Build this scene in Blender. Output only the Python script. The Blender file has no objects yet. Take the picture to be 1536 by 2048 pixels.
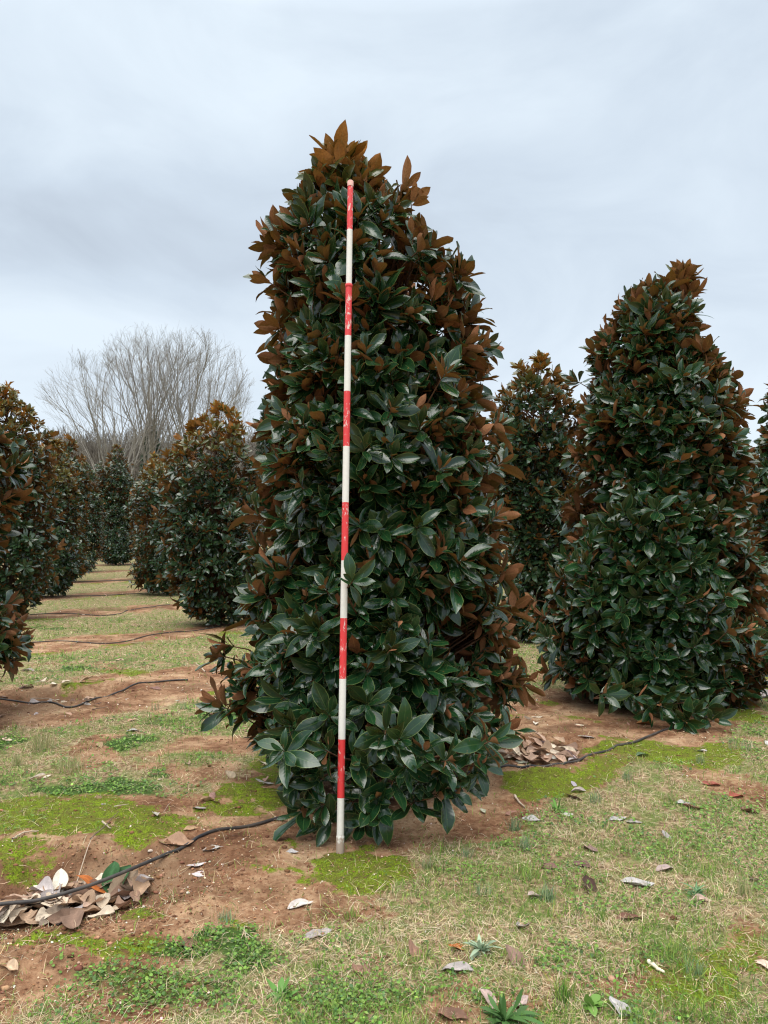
import bpy, math, random
import numpy as np
from mathutils import Vector
scene = bpy.context.scene
C = scene.collection
R = math.radians
rng = np.random.default_rng(7)
random.seed(7)
F, HX, HY, EYE = 1539.0, 768.0, 1070.0, 1.70      # focal length, principal point and eye height of the photograph

# ------------------------------------------------------------------ camera
cam_d = bpy.data.cameras.new("camera"); cam = bpy.data.objects.new("camera", cam_d); C.objects.link(cam)
cam.location = (0, 0, EYE); cam.rotation_euler = (R(90), 0, 0)
cam_d.sensor_fit = 'VERTICAL'; cam_d.sensor_height = 24.0; cam_d.lens = F / 2048 * 24.0
cam_d.shift_y = (HY - 1024) / 2048
cam_d.clip_start = 0.05; cam_d.clip_end = 3000
scene.camera = cam
# ------------------------------------------------------------------ light
scene.view_settings.view_transform = 'Standard'; scene.view_settings.look = 'None'
scene.view_settings.exposure = 0.42; scene.view_settings.gamma = 1.0
SUN_EL, SUN_AZ = R(58), R(200)
sun_d = bpy.data.lights.new("sun", 'SUN'); sun_d.energy = 1.3; sun_d.angle = R(40); sun_d.color = (1.0, 0.96, 0.9)
sun = bpy.data.objects.new("sun", sun_d); C.objects.link(sun)
sv = Vector((math.sin(SUN_AZ) * math.cos(SUN_EL), math.cos(SUN_AZ) * math.cos(SUN_EL), math.sin(SUN_EL)))
sun.rotation_euler = sv.to_track_quat('Z', 'Y').to_euler(); sun.location = (0, 0, 30)
w = bpy.data.worlds.new("World"); scene.world = w; w.use_nodes = True
nt = w.node_tree; nt.nodes.clear()
def N(nt, t, **k):
    n = nt.nodes.new(t)
    for a, b in k.items():
        if a.startswith('i_'):
            key = a[2:]
            n.inputs[int(key) if key.isdigit() else key].default_value = b
        else: setattr(n, a, b)
    return n
def mathn(nt, op, a, b=None, c=None, clamp=False):
    n = nt.nodes.new('ShaderNodeMath'); n.operation = op; n.use_clamp = clamp
    for i, v in enumerate((a, b, c)):
        if v is None: continue
        if isinstance(v, (int, float)): n.inputs[i].default_value = v
        else: nt.links.new(v, n.inputs[i])
    return n.outputs[0]
def mixc(nt, f, a, b, mode='MIX'):
    n = nt.nodes.new('ShaderNodeMix'); n.data_type = 'RGBA'; n.blend_type = mode; n.clamp_factor = True
    for i, v in ((0, f), (6, a), (7, b)):
        if isinstance(v, (int, float)): n.inputs[i].default_value = v
        elif isinstance(v, tuple): n.inputs[i].default_value = (*v, 1) if len(v) == 3 else v
        else: nt.links.new(v, n.inputs[i])
    return n.outputs[2]
def ramp(nt, f, stops, interp='LINEAR'):
    n = nt.nodes.new('ShaderNodeValToRGB'); n.color_ramp.interpolation = interp
    e = n.color_ramp.elements
    while len(e) < len(stops): e.new(0.5)
    for k, (p, c) in enumerate(stops):
        e[k].position = p; e[k].color = (*c, 1) if len(c) == 3 else c
    nt.links.new(f, n.inputs[0]); return n.outputs[0]
sky = N(nt, 'ShaderNodeTexSky', sky_type='NISHITA', sun_disc=False, sun_elevation=SUN_EL, sun_rotation=SUN_AZ, air_density=1.0, dust_density=2.0)
tc = N(nt, 'ShaderNodeTexCoord')
sep = N(nt, 'ShaderNodeSeparateXYZ'); nt.links.new(tc.outputs['Generated'], sep.inputs[0])
mp = N(nt, 'ShaderNodeMapping'); mp.inputs['Scale'].default_value = (1.0, 1.0, 1.9); mp.inputs['Location'].default_value = (0.35, 0.0, 0.9)
nt.links.new(tc.outputs['Generated'], mp.inputs[0])
n1 = N(nt, 'ShaderNodeTexNoise', i_Scale=1.55, i_Detail=4.0, i_Roughness=0.45, i_Distortion=0.4); nt.links.new(mp.outputs[0], n1.inputs[0])
n2 = N(nt, 'ShaderNodeTexNoise', i_Scale=4.2, i_Detail=6.0, i_Roughness=0.55, i_Distortion=0.6); nt.links.new(mp.outputs[0], n2.inputs[0])
# a darker bank of cloud hangs low to the left of the view, a brighter break sits under it
az = mathn(nt, 'ARCTAN2', sep.outputs[0], sep.outputs[1])
def blob(a0, z0, sa, sz, amp):
    da = mathn(nt, 'DIVIDE', mathn(nt, 'SUBTRACT', az, a0), sa); dz = mathn(nt, 'DIVIDE', mathn(nt, 'SUBTRACT', sep.outputs[2], z0), sz)
    q = mathn(nt, 'ADD', mathn(nt, 'MULTIPLY', da, da), mathn(nt, 'MULTIPLY', dz, dz))
    return mathn(nt, 'MULTIPLY', mathn(nt, 'EXPONENT', mathn(nt, 'MULTIPLY', q, -1.0)), amp)
v = mathn(nt, 'ADD', mathn(nt, 'MULTIPLY', n1.outputs[0], 0.30), mathn(nt, 'MULTIPLY', n2.outputs[0], 0.46))
for b in BLOBS if 'BLOBS' in globals() else ((-0.46, 0.34, 0.30, 0.085, -0.16), (-0.10, 0.33, 0.22, 0.04, -0.05), (-0.42, 0.245, 0.30, 0.05, 0.10), (-0.30, 0.52, 0.35, 0.10, 0.10), (0.0, 0.10, 1.2, 0.09, 0.09), (0.05, 0.40, 0.4, 0.06, -0.05), (0.42, 0.3, 0.3, 0.06, -0.05)):
    v = mathn(nt, 'ADD', v, blob(*b))
cloud = ramp(nt, v, [(0.10, (0.385, 0.44, 0.515)), (0.30, (0.50, 0.575, 0.66)), (0.50, (0.62, 0.70, 0.775))])
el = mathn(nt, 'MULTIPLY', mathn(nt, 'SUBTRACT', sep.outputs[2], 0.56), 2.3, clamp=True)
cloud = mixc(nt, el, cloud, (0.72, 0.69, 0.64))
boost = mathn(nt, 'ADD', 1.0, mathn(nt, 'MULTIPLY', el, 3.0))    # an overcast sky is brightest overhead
b1 = N(nt, 'ShaderNodeBackground', i_Strength=0.10); nt.links.new(sky.outputs[0], b1.inputs[0])
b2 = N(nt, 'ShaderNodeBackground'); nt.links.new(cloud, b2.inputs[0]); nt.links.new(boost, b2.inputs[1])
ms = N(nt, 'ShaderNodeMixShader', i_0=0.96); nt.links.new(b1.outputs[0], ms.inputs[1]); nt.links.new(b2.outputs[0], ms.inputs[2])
wo = N(nt, 'ShaderNodeOutputWorld'); nt.links.new(ms.outputs[0], wo.inputs[0])
scene.cycles.use_denoising = True
scene.cycles.max_bounces = 6; scene.cycles.diffuse_bounces = 3; scene.cycles.glossy_bounces = 3; scene.cycles.transmission_bounces = 3
scene.cycles.filter_width = 1.2

# ------------------------------------------------------------------ numeric helpers
def vnoise(x, y, seed=0):
    x = np.asarray(x, float) + 1000.37; y = np.asarray(y, float) + 1000.71
    xi = np.floor(x).astype(np.int64); yi = np.floor(y).astype(np.int64); fx = x - xi; fy = y - yi
    fx = fx * fx * (3 - 2 * fx); fy = fy * fy * (3 - 2 * fy)
    def h(a, b):
        n = (a * 374761393 + b * 668265263 + seed * 982451653) & 0xffffffff
        n = ((n ^ (n >> 13)) * 1274126177) & 0xffffffff
        return ((n ^ (n >> 16)) & 0xffff) / 65535.0
    return (h(xi, yi) * (1 - fx) + h(xi + 1, yi) * fx) * (1 - fy) + (h(xi, yi + 1) * (1 - fx) + h(xi + 1, yi + 1) * fx) * fy
def fbm(x, y, seed=0, o=4):
    s = 0; a = 1; t = 0
    for k in range(o):
        s = s + a * vnoise(x * 2 ** k, y * 2 ** k, seed + k * 17); t += a; a *= 0.5
    return s / t
def sst(a, b, v):
    t = np.clip((v - a) / (b - a), 0, 1); return t * t * (3 - 2 * t)
def fast_mesh(name, V, quads=None, tris=None, attrs=None, mats=(), midx=None, smooth=True):
    me = bpy.data.meshes.new(name)
    V = np.ascontiguousarray(V, dtype=np.float32); me.vertices.add(len(V)); me.vertices.foreach_set('co', V.ravel())
    nq = 0 if quads is None else len(quads); ntr = 0 if tris is None else len(tris)
    li = []; tot = []
    if nq: li.append(np.asarray(quads).ravel()); tot.append(np.full(nq, 4))
    if ntr: li.append(np.asarray(tris).ravel()); tot.append(np.full(ntr, 3))
    li = np.concatenate(li).astype(np.int32); tot = np.concatenate(tot).astype(np.int32)
    me.loops.add(len(li)); me.loops.foreach_set('vertex_index', li)
    me.polygons.add(len(tot)); st = np.concatenate([[0], np.cumsum(tot)[:-1]]).astype(np.int32)
    me.polygons.foreach_set('loop_start', st); me.polygons.foreach_set('loop_total', tot)
    if midx is not None: me.polygons.foreach_set('material_index', np.asarray(midx, dtype=np.int32))
    me.polygons.foreach_set('use_smooth', np.full(len(tot), smooth))
    for k, a in (attrs or {}).items():
        a = np.asarray(a, dtype=np.float32)
        if a.shape[1] == 3: at = me.attributes.new(k, 'FLOAT_VECTOR', 'POINT'); at.data.foreach_set('vector', a.ravel())
        else: at = me.attributes.new(k, 'FLOAT_COLOR', 'POINT'); at.data.foreach_set('color', a.ravel())
    for m in mats: me.materials.append(m)
    me.update(calc_edges=True); return me
def obj(name, me, parent=None):
    o = bpy.data.objects.new(name, me); C.objects.link(o)
    if parent is not None: o.parent = parent
    return o
def tag(o, label=None, cat=None, group=None, kind=None):
    if label: o['label'] = label
    if cat: o['category'] = cat
    if group: o['group'] = group
    if kind: o['kind'] = kind
    return o
def empty(name, loc, label, cat, group=None):
    o = bpy.data.objects.new(name, None); C.objects.link(o); o.location = loc; o.empty_display_size = 0.2
    return tag(o, label, cat, group)
def unit(a): return a / np.maximum(np.linalg.norm(a, axis=-1, keepdims=True), 1e-9)

# ------------------------------------------------------------------ lie of the land
ROWS = (-0.9, 5.2, 11.2, 17.0, 23.2, 29.3, 35.5, 41.6, 47.7, 53.8)
def gflat(px, py):
    D = EYE * F / (py - HY); return (px - HX) / F * D, D
PITS = []
for (px, py, rx, ry, d) in ((105, 1785, .64, .42, .13), (120, 1392, .62, .36, .13), (1085, 1513, .46, .28, .05), (240, 1219, .8, .5, .10), (-330, 1500, .6, .4, .1), (1500, 1385, .45, .35, .06)):
    X, D = gflat(px, py); PITS.append((X, D, rx, ry, d))
def height(x, y, pits=True):
    x = np.asarray(x, float); y = np.asarray(y, float)
    z = 0.021 * np.maximum(0, y - 19.0) + 0.9 * sst(60, 200, y) * 1.0
    near = 1 - sst(14, 30, np.hypot(x, y))
    z = z + 0.045 * (fbm(x * .55, y * .55, 3, 3) - .5)
    z = z + near * 0.022 * (fbm(x * 2.6, y * 2.6, 9, 3) - .5)
    q, _, _, gw = zones(x, y, False)
    z = z + near * q * .016 * (fbm(x * 18, y * 18, 191, 3) - .2)
    z = z + near * (1 - gw) * 0.022 * (fbm(x * 9, y * 9, 11, 3) - .5)
    for (cx, cy, rx, ry, d) in (PITS if pits else ()):
        c, s = math.cos(.5), math.sin(.5)
        u = ((x - cx) * c + (y - cy) * s) / rx; v2 = (-(x - cx) * s + (y - cy) * c) / ry
        rr = np.hypot(u, v2) + 0.35 * (fbm(x * 4, y * 4, 21, 2) - .5)
        z = z - d * (1 - sst(0.45, 1.15, rr)) + 0.035 * np.exp(-((rr - 1.45) / .3) ** 2)
        z = z + 0.085 * (fbm(x * 13, y * 13, 31, 4) - .5) * np.exp(-((rr - .95) / .35) ** 2)
    for (px, py, sx, sy, a) in ((480, 1600, .30, .36, .016),):
        cx, cy = gflat(px, py)
        z = z + a * np.sin((y * 34 + x * 6) + 5 * fbm(x * 3, y * 3, 5, 2)) * np.exp(-((x - cx) / sx) ** 2 - ((y - cy) / sy) ** 2)
    return z
MOSS = ((705, 1738, 150, 52, 1.5), (170, 1640, 280, 56, 1.0), (480, 1600, 100, 62, .95), (555, 1520, 70, 28, .9), (1105, 1572, 95, 32, 1.4),
        (1330, 1508, 190, 38, 1.0), (1200, 1545, 130, 24, .8), (1480, 1425, 80, 24, 1.0), (1110, 1402, 50, 9, .8), (245, 1345, 70, 9, .9), (1430, 1940, 150, 90, .85), (1500, 1870, 80, 40, .6),
        (150, 1905, 200, 42, .85), (260, 1842, 60, 20, .85), (420, 1870, 110, 25, .55), (550, 1700, 60, 25, .6), (520, 1745, 90, 25, .45), (1150, 1440, 70, 12, .6), (360, 1400, 60, 10, .5), (0, 1720, 60, 22, .9))
CLOV = ((250, 1325, 240, 14, .5), (200, 1240, 140, 8, .5), (200, 1583, 180, 22, 1.0), (255, 1488, 85, 22, 1.0), (400, 1905, 190, 34, 1.0), (330, 1975, 260, 50, .6), (0, 1490, 40, 16, .9), (125, 1735, 22, 12, .6), (1105, 1600, 50, 16, .7), (440, 1430, 90, 18, .8), (340, 1445, 90, 16, .6), (60, 1560, 80, 20, .7), (300, 1550, 50, 16, .9), (1120, 1850, 60, 20, .4), (900, 1800, 90, 20, .3), (640, 1990, 160, 40, .5), (1170, 1990, 90, 30, .3), (150, 1340, 60, 9, .8), (100, 1255, 50, 9, .7), (840, 1960, 60, 30, .5))
SOIL = ((460, 1495, 130, 20, 1.0), (1480, 1860, 90, 40, .7), (560, 1990, 50, 20, .5), (1300, 1960, 70, 40, .5), (950, 1660, 100, 45, 1.0), (240, 1540, 160, 12, .3), (560, 1830, 120, 40, 1.0))
def zones(x, y, fine=True):
    """moss, clover, litter and grass cover of the real ground at x, y"""
    x = np.asarray(x, float); y = np.asarray(y, float)
    wx = x + .46 * (fbm(x * 1.9, y * 1.9, 41, 4) - .5); wy = y + .62 * (fbm(x * 1.9, y * 1.9, 47, 4) - .5)
    r = wy - wx
    dist = np.min([np.abs(r - k) for k in ROWS], axis=0) / 1.414
    n = fbm(x * 2.2, y * 2.2, 51, 4)
    far_ = sst(9, 16, y); g = sst(.80 - .55 * far_, 1.12 - .35 * far_, dist + (.55 + .75 * far_) * (n - .5))
    yy = np.maximum(wy, 0.4); px = HX + F * wx / yy; py = HY + F * EYE / yy
    def ell(L):
        s = np.zeros_like(x)
        for (cx, cy, a, b, st) in L:
            s = np.maximum(s, st * (1 - sst(.35, 1.25, np.hypot((px - cx) / a, (py - cy) / b))))
        return s * (y > 1)
    soil = ell(SOIL); g = g * (1 - soil)
    m = np.minimum(ell(MOSS), 1.15); c = ell(CLOV)
    edge = np.exp(-((dist - .72) / .30) ** 2)
    m = np.maximum(m, edge * sst(.50, .66, fbm(x * 1.3, y * 1.3, 61, 3)) * .8 * (1 - soil))
    if fine:
        nm = fbm(x * 7, y * 7, 71, 4)
        m = m * sst(.34, .56, nm + .5 * (m - .6)); c = c * sst(.36, .62, fbm(x * 5, y * 5, 81, 4) + .35 * (c - .45))
        g = g * (1 - .75 * sst(.58, .72, fbm(x * 1.9, y * 1.9, 91, 4)) * (1 - sst(8, 14, y)))
    g = g * (1 - .8 * m) if fine else g
    lit = np.exp(-(dist / (.35 + .25 * far_)) ** 2) * np.maximum(sst(.45, .65, fbm(x * 1.1, y * 1.1, 101, 3)), .8 * far_ * sst(.3, .5, fbm(x * 2.1, y * 2.1, 103, 3)))
    for (cx, cy, rx_, ry_, d_) in PITS: lit = np.maximum(lit, .95 * (1 - sst(.7, 1.35, np.hypot((x - cx) / rx_, (y - cy) / ry_) + .5 * (fbm(x * 5, y * 5, 211, 3) - .5))) * (1 - .8 * m))
    return m, c, lit, g
def gz(px, py, it=4):
    X, D = gflat(px, py)
    for _ in range(it):
        z = float(height(X, D)); D = (EYE - z) * F / (py - HY); X = (px - HX) / F * D
    return X, D, float(height(X, D))

# ------------------------------------------------------------------ materials
def new_mat(name):
    m = bpy.data.materials.new(name); m.use_nodes = True; t = m.node_tree; b = t.nodes['Principled BSDF']
    return m, t, b
def attr(t, name): return N(t, 'ShaderNodeAttribute', attribute_name=name)
def noise(t, sc, det=4, rough=.55, vec=None, dist=0.0):
    n = N(t, 'ShaderNodeTexNoise', i_Scale=sc, i_Detail=float(det), i_Roughness=rough, i_Distortion=dist)
    if vec is None: vec = N(t, 'ShaderNodeTexCoord').outputs['Object']
    t.links.new(vec, n.inputs['Vector']); return n.outputs[0]
def bump(t, b, h, s, d=.01):
    n = N(t, 'ShaderNodeBump', i_Strength=s, i_Distance=d); t.links.new(h, n.inputs['Height']); t.links.new(n.outputs[0], b.inputs['Normal']); return n

def ground_mat():
    m, t, b = new_mat('ground_cover'); z = attr(t, 'zone'); s = N(t, 'ShaderNodeSeparateColor'); t.links.new(z.outputs['Color'], s.inputs[0])
    moss, clov, lit, grass = s.outputs[0], s.outputs[1], s.outputs[2], z.outputs['Alpha']
    a = noise(t, 1.7, 6, .6); f = noise(t, 28, 6, .65); g = noise(t, 120, 4, .7); q = noise(t, 6.5, 5, .6)
    soil = ramp(t, mathn(t, 'ADD', mathn(t, 'MULTIPLY', a, .65), mathn(t, 'MULTIPLY', f, .35)), [(.34, (.12, .054, .029)), (.44, (.24, .122, .066)), (.53, (.38, .232, .135)), (.65, (.52, .375, .235))])
    dk = ramp(t, q, [(.36, (.50, .44, .41)), (.56, (1.05, 1.05, 1.05))]); soil = mixc(t, .8, soil, dk, 'MULTIPLY')
    speck = ramp(t, g, [(.30, (.45, .42, .40)), (.45, (1, 1, 1)), (.70, (1, 1, 1)), (.78, (1.5, 1.45, 1.35))]); soil = mixc(t, .85, soil, speck, 'MULTIPLY')
    that = ramp(t, f, [(.36, (.11, .070, .040)), (.50, (.27, .185, .105)), (.66, (.47, .37, .23))])
    gr = ramp(t, g, [(.35, (.05, .085, .018)), (.62, (.17, .26, .06))])
    that = mixc(t, ramp(t, q, [(.42, (0, 0, 0)), (.62, (.75, .75, .75))]), that, gr)
    ms = ramp(t, g, [(.34, (.05, .06, .008)), (.50, (.145, .20, .012)), (.68, (.25, .36, .022))])
    q2 = noise(t, 11, 5, .65); ms = mixc(t, ramp(t, q2, [(.40, (0, 0, 0)), (.60, (1, 1, 1))]), mixc(t, .6, ms, (.115, .085, .028)), ms); ms = mixc(t, ramp(t, f, [(.36, (.75, .75, .75)), (.46, (0, 0, 0))]), ms, (.07, .045, .02))
    def edge(w, k, off=.5):
        x = mathn(t, 'ADD', w, mathn(t, 'MULTIPLY', mathn(t, 'SUBTRACT', f, .5), k)); return mathn(t, 'MULTIPLY', mathn(t, 'SUBTRACT', x, off - .18), 2.8, clamp=True)
    col = mixc(t, edge(grass, 1.5), soil, that)
    col = mixc(t, mathn(t, 'MULTIPLY', edge(lit, 1.5), .6), col, (.135, .070, .040))
    col = mixc(t, edge(clov, 1.2), col, (.055, .10, .022))
    col = mixc(t, edge(mathn(t, 'ADD', moss, mathn(t, 'MULTIPLY', mathn(t, 'SUBTRACT', q2, .5), 1.1)), 1.9), col, ms)
    t.links.new(col, b.inputs['Base Color']); b.inputs['Roughness'].default_value = .95; b.inputs['Specular IOR Level'].default_value = .15
    h = mathn(t, 'ADD', mathn(t, 'MULTIPLY', f, 1.0), mathn(t, 'MULTIPLY', g, .35)); bump(t, b, h, .9, .018)
    return m
def leaf_mat(name, g_dark, g_light, rust_a, rust_b, edge_col, far=False):
    m, t, b = new_mat(name); c = attr(t, 'rnd'); s = N(t, 'ShaderNodeSeparateColor'); t.links.new(c.outputs['Color'], s.inputs[0])
    uv = attr(t, 'luv'); su = N(t, 'ShaderNodeSeparateXYZ'); t.links.new(uv.outputs['Vector'], su.inputs[0])
    geo = N(t, 'ShaderNodeNewGeometry')
    au = mathn(t, 'ABSOLUTE', su.outputs[0])
    top = mixc(t, s.outputs[0], g_dark, g_light); top = mixc(t, mathn(t, 'MULTIPLY', s.outputs[1], .50), top, (.30, .20, .03))
    rib = mathn(t, 'MULTIPLY', mathn(t, 'SUBTRACT', .07, au), 22, clamp=True)
    top = mixc(t, mathn(t, 'MULTIPLY', rib, .35), top, (.10, .17, .05))
    spn = noise(t, 55, 2, .5); top = mixc(t, mathn(t, 'MULTIPLY', mathn(t, 'SUBTRACT', spn, .685), 14, clamp=True), top, (.16, .10, .03))
    eg = mathn(t, 'MULTIPLY', mathn(t, 'SUBTRACT', au, .90), 12, clamp=True)
    top = mixc(t, mathn(t, 'MULTIPLY', eg, .75), top, edge_col)
    und = mixc(t, s.outputs[2], rust_a, rust_b); und = mixc(t, mathn(t, 'MULTIPLY', s.outputs[1], .75), und, (.66, .28, .055))
    pat = noise(t, 14, 3); und = mixc(t, mathn(t, 'MULTIPLY', mathn(t, 'SUBTRACT', pat, .5), 1.6, clamp=True), und, (.22, .12, .065))
    fu = noise(t, 90, 3); und = mixc(t, .5, und, ramp(t, fu, [(.35, (.62, .58, .55)), (.6, (1.15, 1.15, 1.15))]), 'MULTIPLY'); und = mixc(t, mathn(t, 'MULTIPLY', rib, .5), und, (.40, .23, .10))
    col = mixc(t, geo.outputs['Backfacing'], top, und); t.links.new(col, b.inputs['Base Color'])
    rg = mathn(t, 'ADD', mathn(t, 'MULTIPLY', geo.outputs['Backfacing'], .42), mathn(t, 'ADD', .10, mathn(t, 'MULTIPLY', pat, .22)), clamp=True)
    t.links.new(rg, b.inputs['Roughness'])
    sp = mathn(t, 'SUBTRACT', .62, mathn(t, 'MULTIPLY', geo.outputs['Backfacing'], .52)); t.links.new(sp, b.inputs['Specular IOR Level'])
    if not far:
        wv = mathn(t, 'SINE', mathn(t, 'MULTIPLY', mathn(t, 'SUBTRACT', su.outputs[1], mathn(t, 'MULTIPLY', au, .16)), 58.0))
        h = mathn(t, 'ADD', mathn(t, 'MULTIPLY', wv, .5), mathn(t, 'MULTIPLY', rib, -1.2)); bump(t, b, h, .12, .002)
    tr = N(t, 'ShaderNodeBsdfTranslucent'); tr.inputs[0].default_value = (.20, .15, .02, 1)
    mx = N(t, 'ShaderNodeMixShader', i_0=.07); t.links.new(b.outputs[0], mx.inputs[1]); t.links.new(tr.outputs[0], mx.inputs[2])
    t.links.new(mx.outputs[0], t.nodes['Material Output'].inputs[0])
    return m
def simple(name, col, col2=None, sc=20, rough=.8, spec=.3, bmp=0.0, det=5):
    m, t, b = new_mat(name)
    if col2 is not None:
        n = noise(t, sc, det, .6); t.links.new(ramp(t, n, [(.35, col), (.65, col2)]), b.inputs['Base Color'])
        if bmp: bump(t, b, n, bmp, .01)
    else: b.inputs['Base Color'].default_value = (*col, 1)
    b.inputs['Roughness'].default_value = rough; b.inputs['Specular IOR Level'].default_value = spec
    return m
def attr_mat(name, rough=.8, spec=.25, trans=.25, bmp=False):
    m, t, b = new_mat(name); c = attr(t, 'col'); col = c.outputs['Color']
    if bmp:
        n = noise(t, 60, 4, .6); col = mixc(t, .55, col, ramp(t, n, [(.3, (.45, .4, .36)), (.6, (1.05, 1.05, 1.05))]), 'MULTIPLY'); bump(t, b, n, .4, .004)
    t.links.new(col, b.inputs['Base Color']); b.inputs['Roughness'].default_value = rough; b.inputs['Specular IOR Level'].default_value = spec
    if trans:
        tr = N(t, 'ShaderNodeBsdfTranslucent'); t.links.new(col, tr.inputs[0])
        mx = N(t, 'ShaderNodeMixShader', i_0=trans); t.links.new(b.outputs[0], mx.inputs[1]); t.links.new(tr.outputs[0], mx.inputs[2])
        t.links.new(mx.outputs[0], t.nodes['Material Output'].inputs[0])
    return m
M_ground = ground_mat()
M_leaf = leaf_mat('magnolia_leaf', (.0040, .022, .008), (.011, .054, .016), (.20, .078, .036), (.36, .170, .088), (.20, .27, .08))
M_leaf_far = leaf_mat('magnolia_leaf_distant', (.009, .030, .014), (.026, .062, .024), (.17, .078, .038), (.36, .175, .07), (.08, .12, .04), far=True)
M_bark = simple('magnolia_bark', (.06, .045, .035), (.15, .115, .09), 30, .9, .2, .6)
M_twig = simple('rusty_shoot', (.085, .040, .022), (.15, .075, .04), 40, .85)
M_grey = simple('bare_bark', (.20, .185, .165), (.34, .32, .29), 3, .95, .1)
M_wood = simple('bare_twigs', (.13, .112, .092), (.225, .20, .165), .6, .95, .1)
M_blade = attr_mat('grass_blades'); M_mossb = attr_mat('moss_tips', .9, .1, .2); M_dead = attr_mat('dead_leaf', .72, .3, .08, True); M_clov = attr_mat('clover_leaves', .6, .35, .2)

# ------------------------------------------------------------------ ground sheet
def axis_pts(segs):
    out = [segs[0][0]]
    for a, b, n0, g in segs:
        k = 0; x = a; st = n0
        while x < b - 1e-6:
            x = min(b, x + st); st *= g; out.append(x)
    return np.array(out)
xp = axis_pts([(0, 3.2, .024, 1.0), (3.2, 9, .03, 1.02), (9, 700, .16, 1.10)]); gx = np.concatenate([-xp[:0:-1], xp])
yp = np.concatenate([[-300, -60, -15, -4, -1, 0, 1, 1.6, 2.0, 2.2], axis_pts([(2.3, 7, .022, 1.0), (7, 13, .028, 1.012), (13, 800, .075, 1.045)])])
GX, GY = np.meshgrid(gx, yp); X1, Y1 = GX.ravel(), GY.ravel()
GZ = height(X1, Y1); mz, cz, lz, gz_ = zones(X1, Y1)
nx, ny = len(gx), len(yp); idx = np.arange(nx * ny).reshape(ny, nx)
Q = np.stack([idx[:-1, :-1], idx[:-1, 1:], idx[1:, 1:], idx[1:, :-1]], -1).reshape(-1, 4)
ground = obj('ground', fast_mesh('ground', np.stack([X1, Y1, GZ], 1), Q, attrs={'zone': np.stack([mz, cz, lz, gz_], 1)}, mats=[M_ground]))
tag(ground, 'red clay nursery ground with moss and thin winter grass', None, kind='structure')

# ------------------------------------------------------------------ leaves and magnolias
def leaf_template(k, rows, cols, seed, droop=1.0, wid=.190):
    g = np.random.default_rng(seed)
    ts = np.linspace(0, 1, rows) ** .9; us = np.linspace(-1, 1, cols)
    T, U = np.meshgrid(ts, us, indexing='ij')
    pk = g.uniform(.52, .60)
    wdt = wid * g.uniform(.88, 1.12) * np.where(T < pk, np.sin(np.clip(T / pk, 0, 1) * math.pi / 2) ** .85, np.cos(np.clip((T - pk) / (1 - pk), 0, 1) * math.pi / 2) ** .72)
    wdt = np.maximum(wdt, .008); wdt[0] = .012
    fold = g.uniform(-.45, .55); bend = g.uniform(-.14, .42) * droop; tip = g.uniform(0, .55); wav = g.uniform(.004, .040); ph = g.uniform(0, 6)
    x = U * wdt
    tw = g.uniform(-.5, .5); z = tw * T * U * wdt - fold * np.abs(U) ** 2 * wdt * .9 - bend * T ** 2 - tip * np.clip(T - .8, 0, 1) ** 1 + wav * np.sin(T * 9 + ph + U * 1.5) * np.abs(U) + .02 * (1 - np.abs(U)) * -1 * (wdt > .05)
    x = x + g.uniform(-.05, .05) * T ** 2
    y = T * (1 - .25 * bend * T)
    V = np.stack([x, y, z], -1).reshape(-1, 3); UV = np.stack([U, T, np.zeros_like(T)], -1).reshape(-1, 3)
    i = np.arange(rows * cols).reshape(rows, cols)
    Qd = np.stack([i[:-1, :-1], i[:-1, 1:], i[1:, 1:], i[1:, :-1]], -1).reshape(-1, 4)
    return V, UV, Qd
LOD = {0: [leaf_template(k, 7, 5, 100 + k) for k in range(14)], 1: [leaf_template(k, 5, 3, 200 + k) for k in range(10)], 2: [leaf_template(k, 4, 3, 300 + k) for k in range(8)]}
def place_leaves(pos, d, n, L, rnd, lod, seed=0, reject=None):
    """real leaves: pos base, d along the blade, n upper side; gives verts, quads and attributes"""
    g = np.random.default_rng(seed); s = unit(np.cross(d, n)); n = np.cross(s, d); T = LOD[lod]; which = g.integers(0, len(T), len(pos))
    Vs, Qs, As, Us = [], [], [], []; off = 0
    for k, (V, UV, Qd) in enumerate(T):
        m = which == k
        if not m.any(): continue
        P = pos[m][:, None] + (V[None, :, 0:1] * s[m][:, None] * -1 * -1 + V[None, :, 1:2] * d[m][:, None] + V[None, :, 2:3] * n[m][:, None]) * L[m][:, None, None]
        rr = rnd[m]
        if reject is not None:
            ok = ~reject(P); P = P[ok]; rr = rr[ok]
        c = len(P)
        if not c: continue
        Vs.append(P.reshape(-1, 3)); nv = len(V)
        Qs.append((Qd[None] + (np.arange(c) * nv)[:, None, None]).reshape(-1, 4) + off); off += c * nv
        As.append(np.repeat(rr, nv, 0)); Us.append(np.tile(UV, (c, 1)))
    return np.concatenate(Vs), np.concatenate(Qs), np.concatenate(As), np.concatenate(Us)
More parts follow.
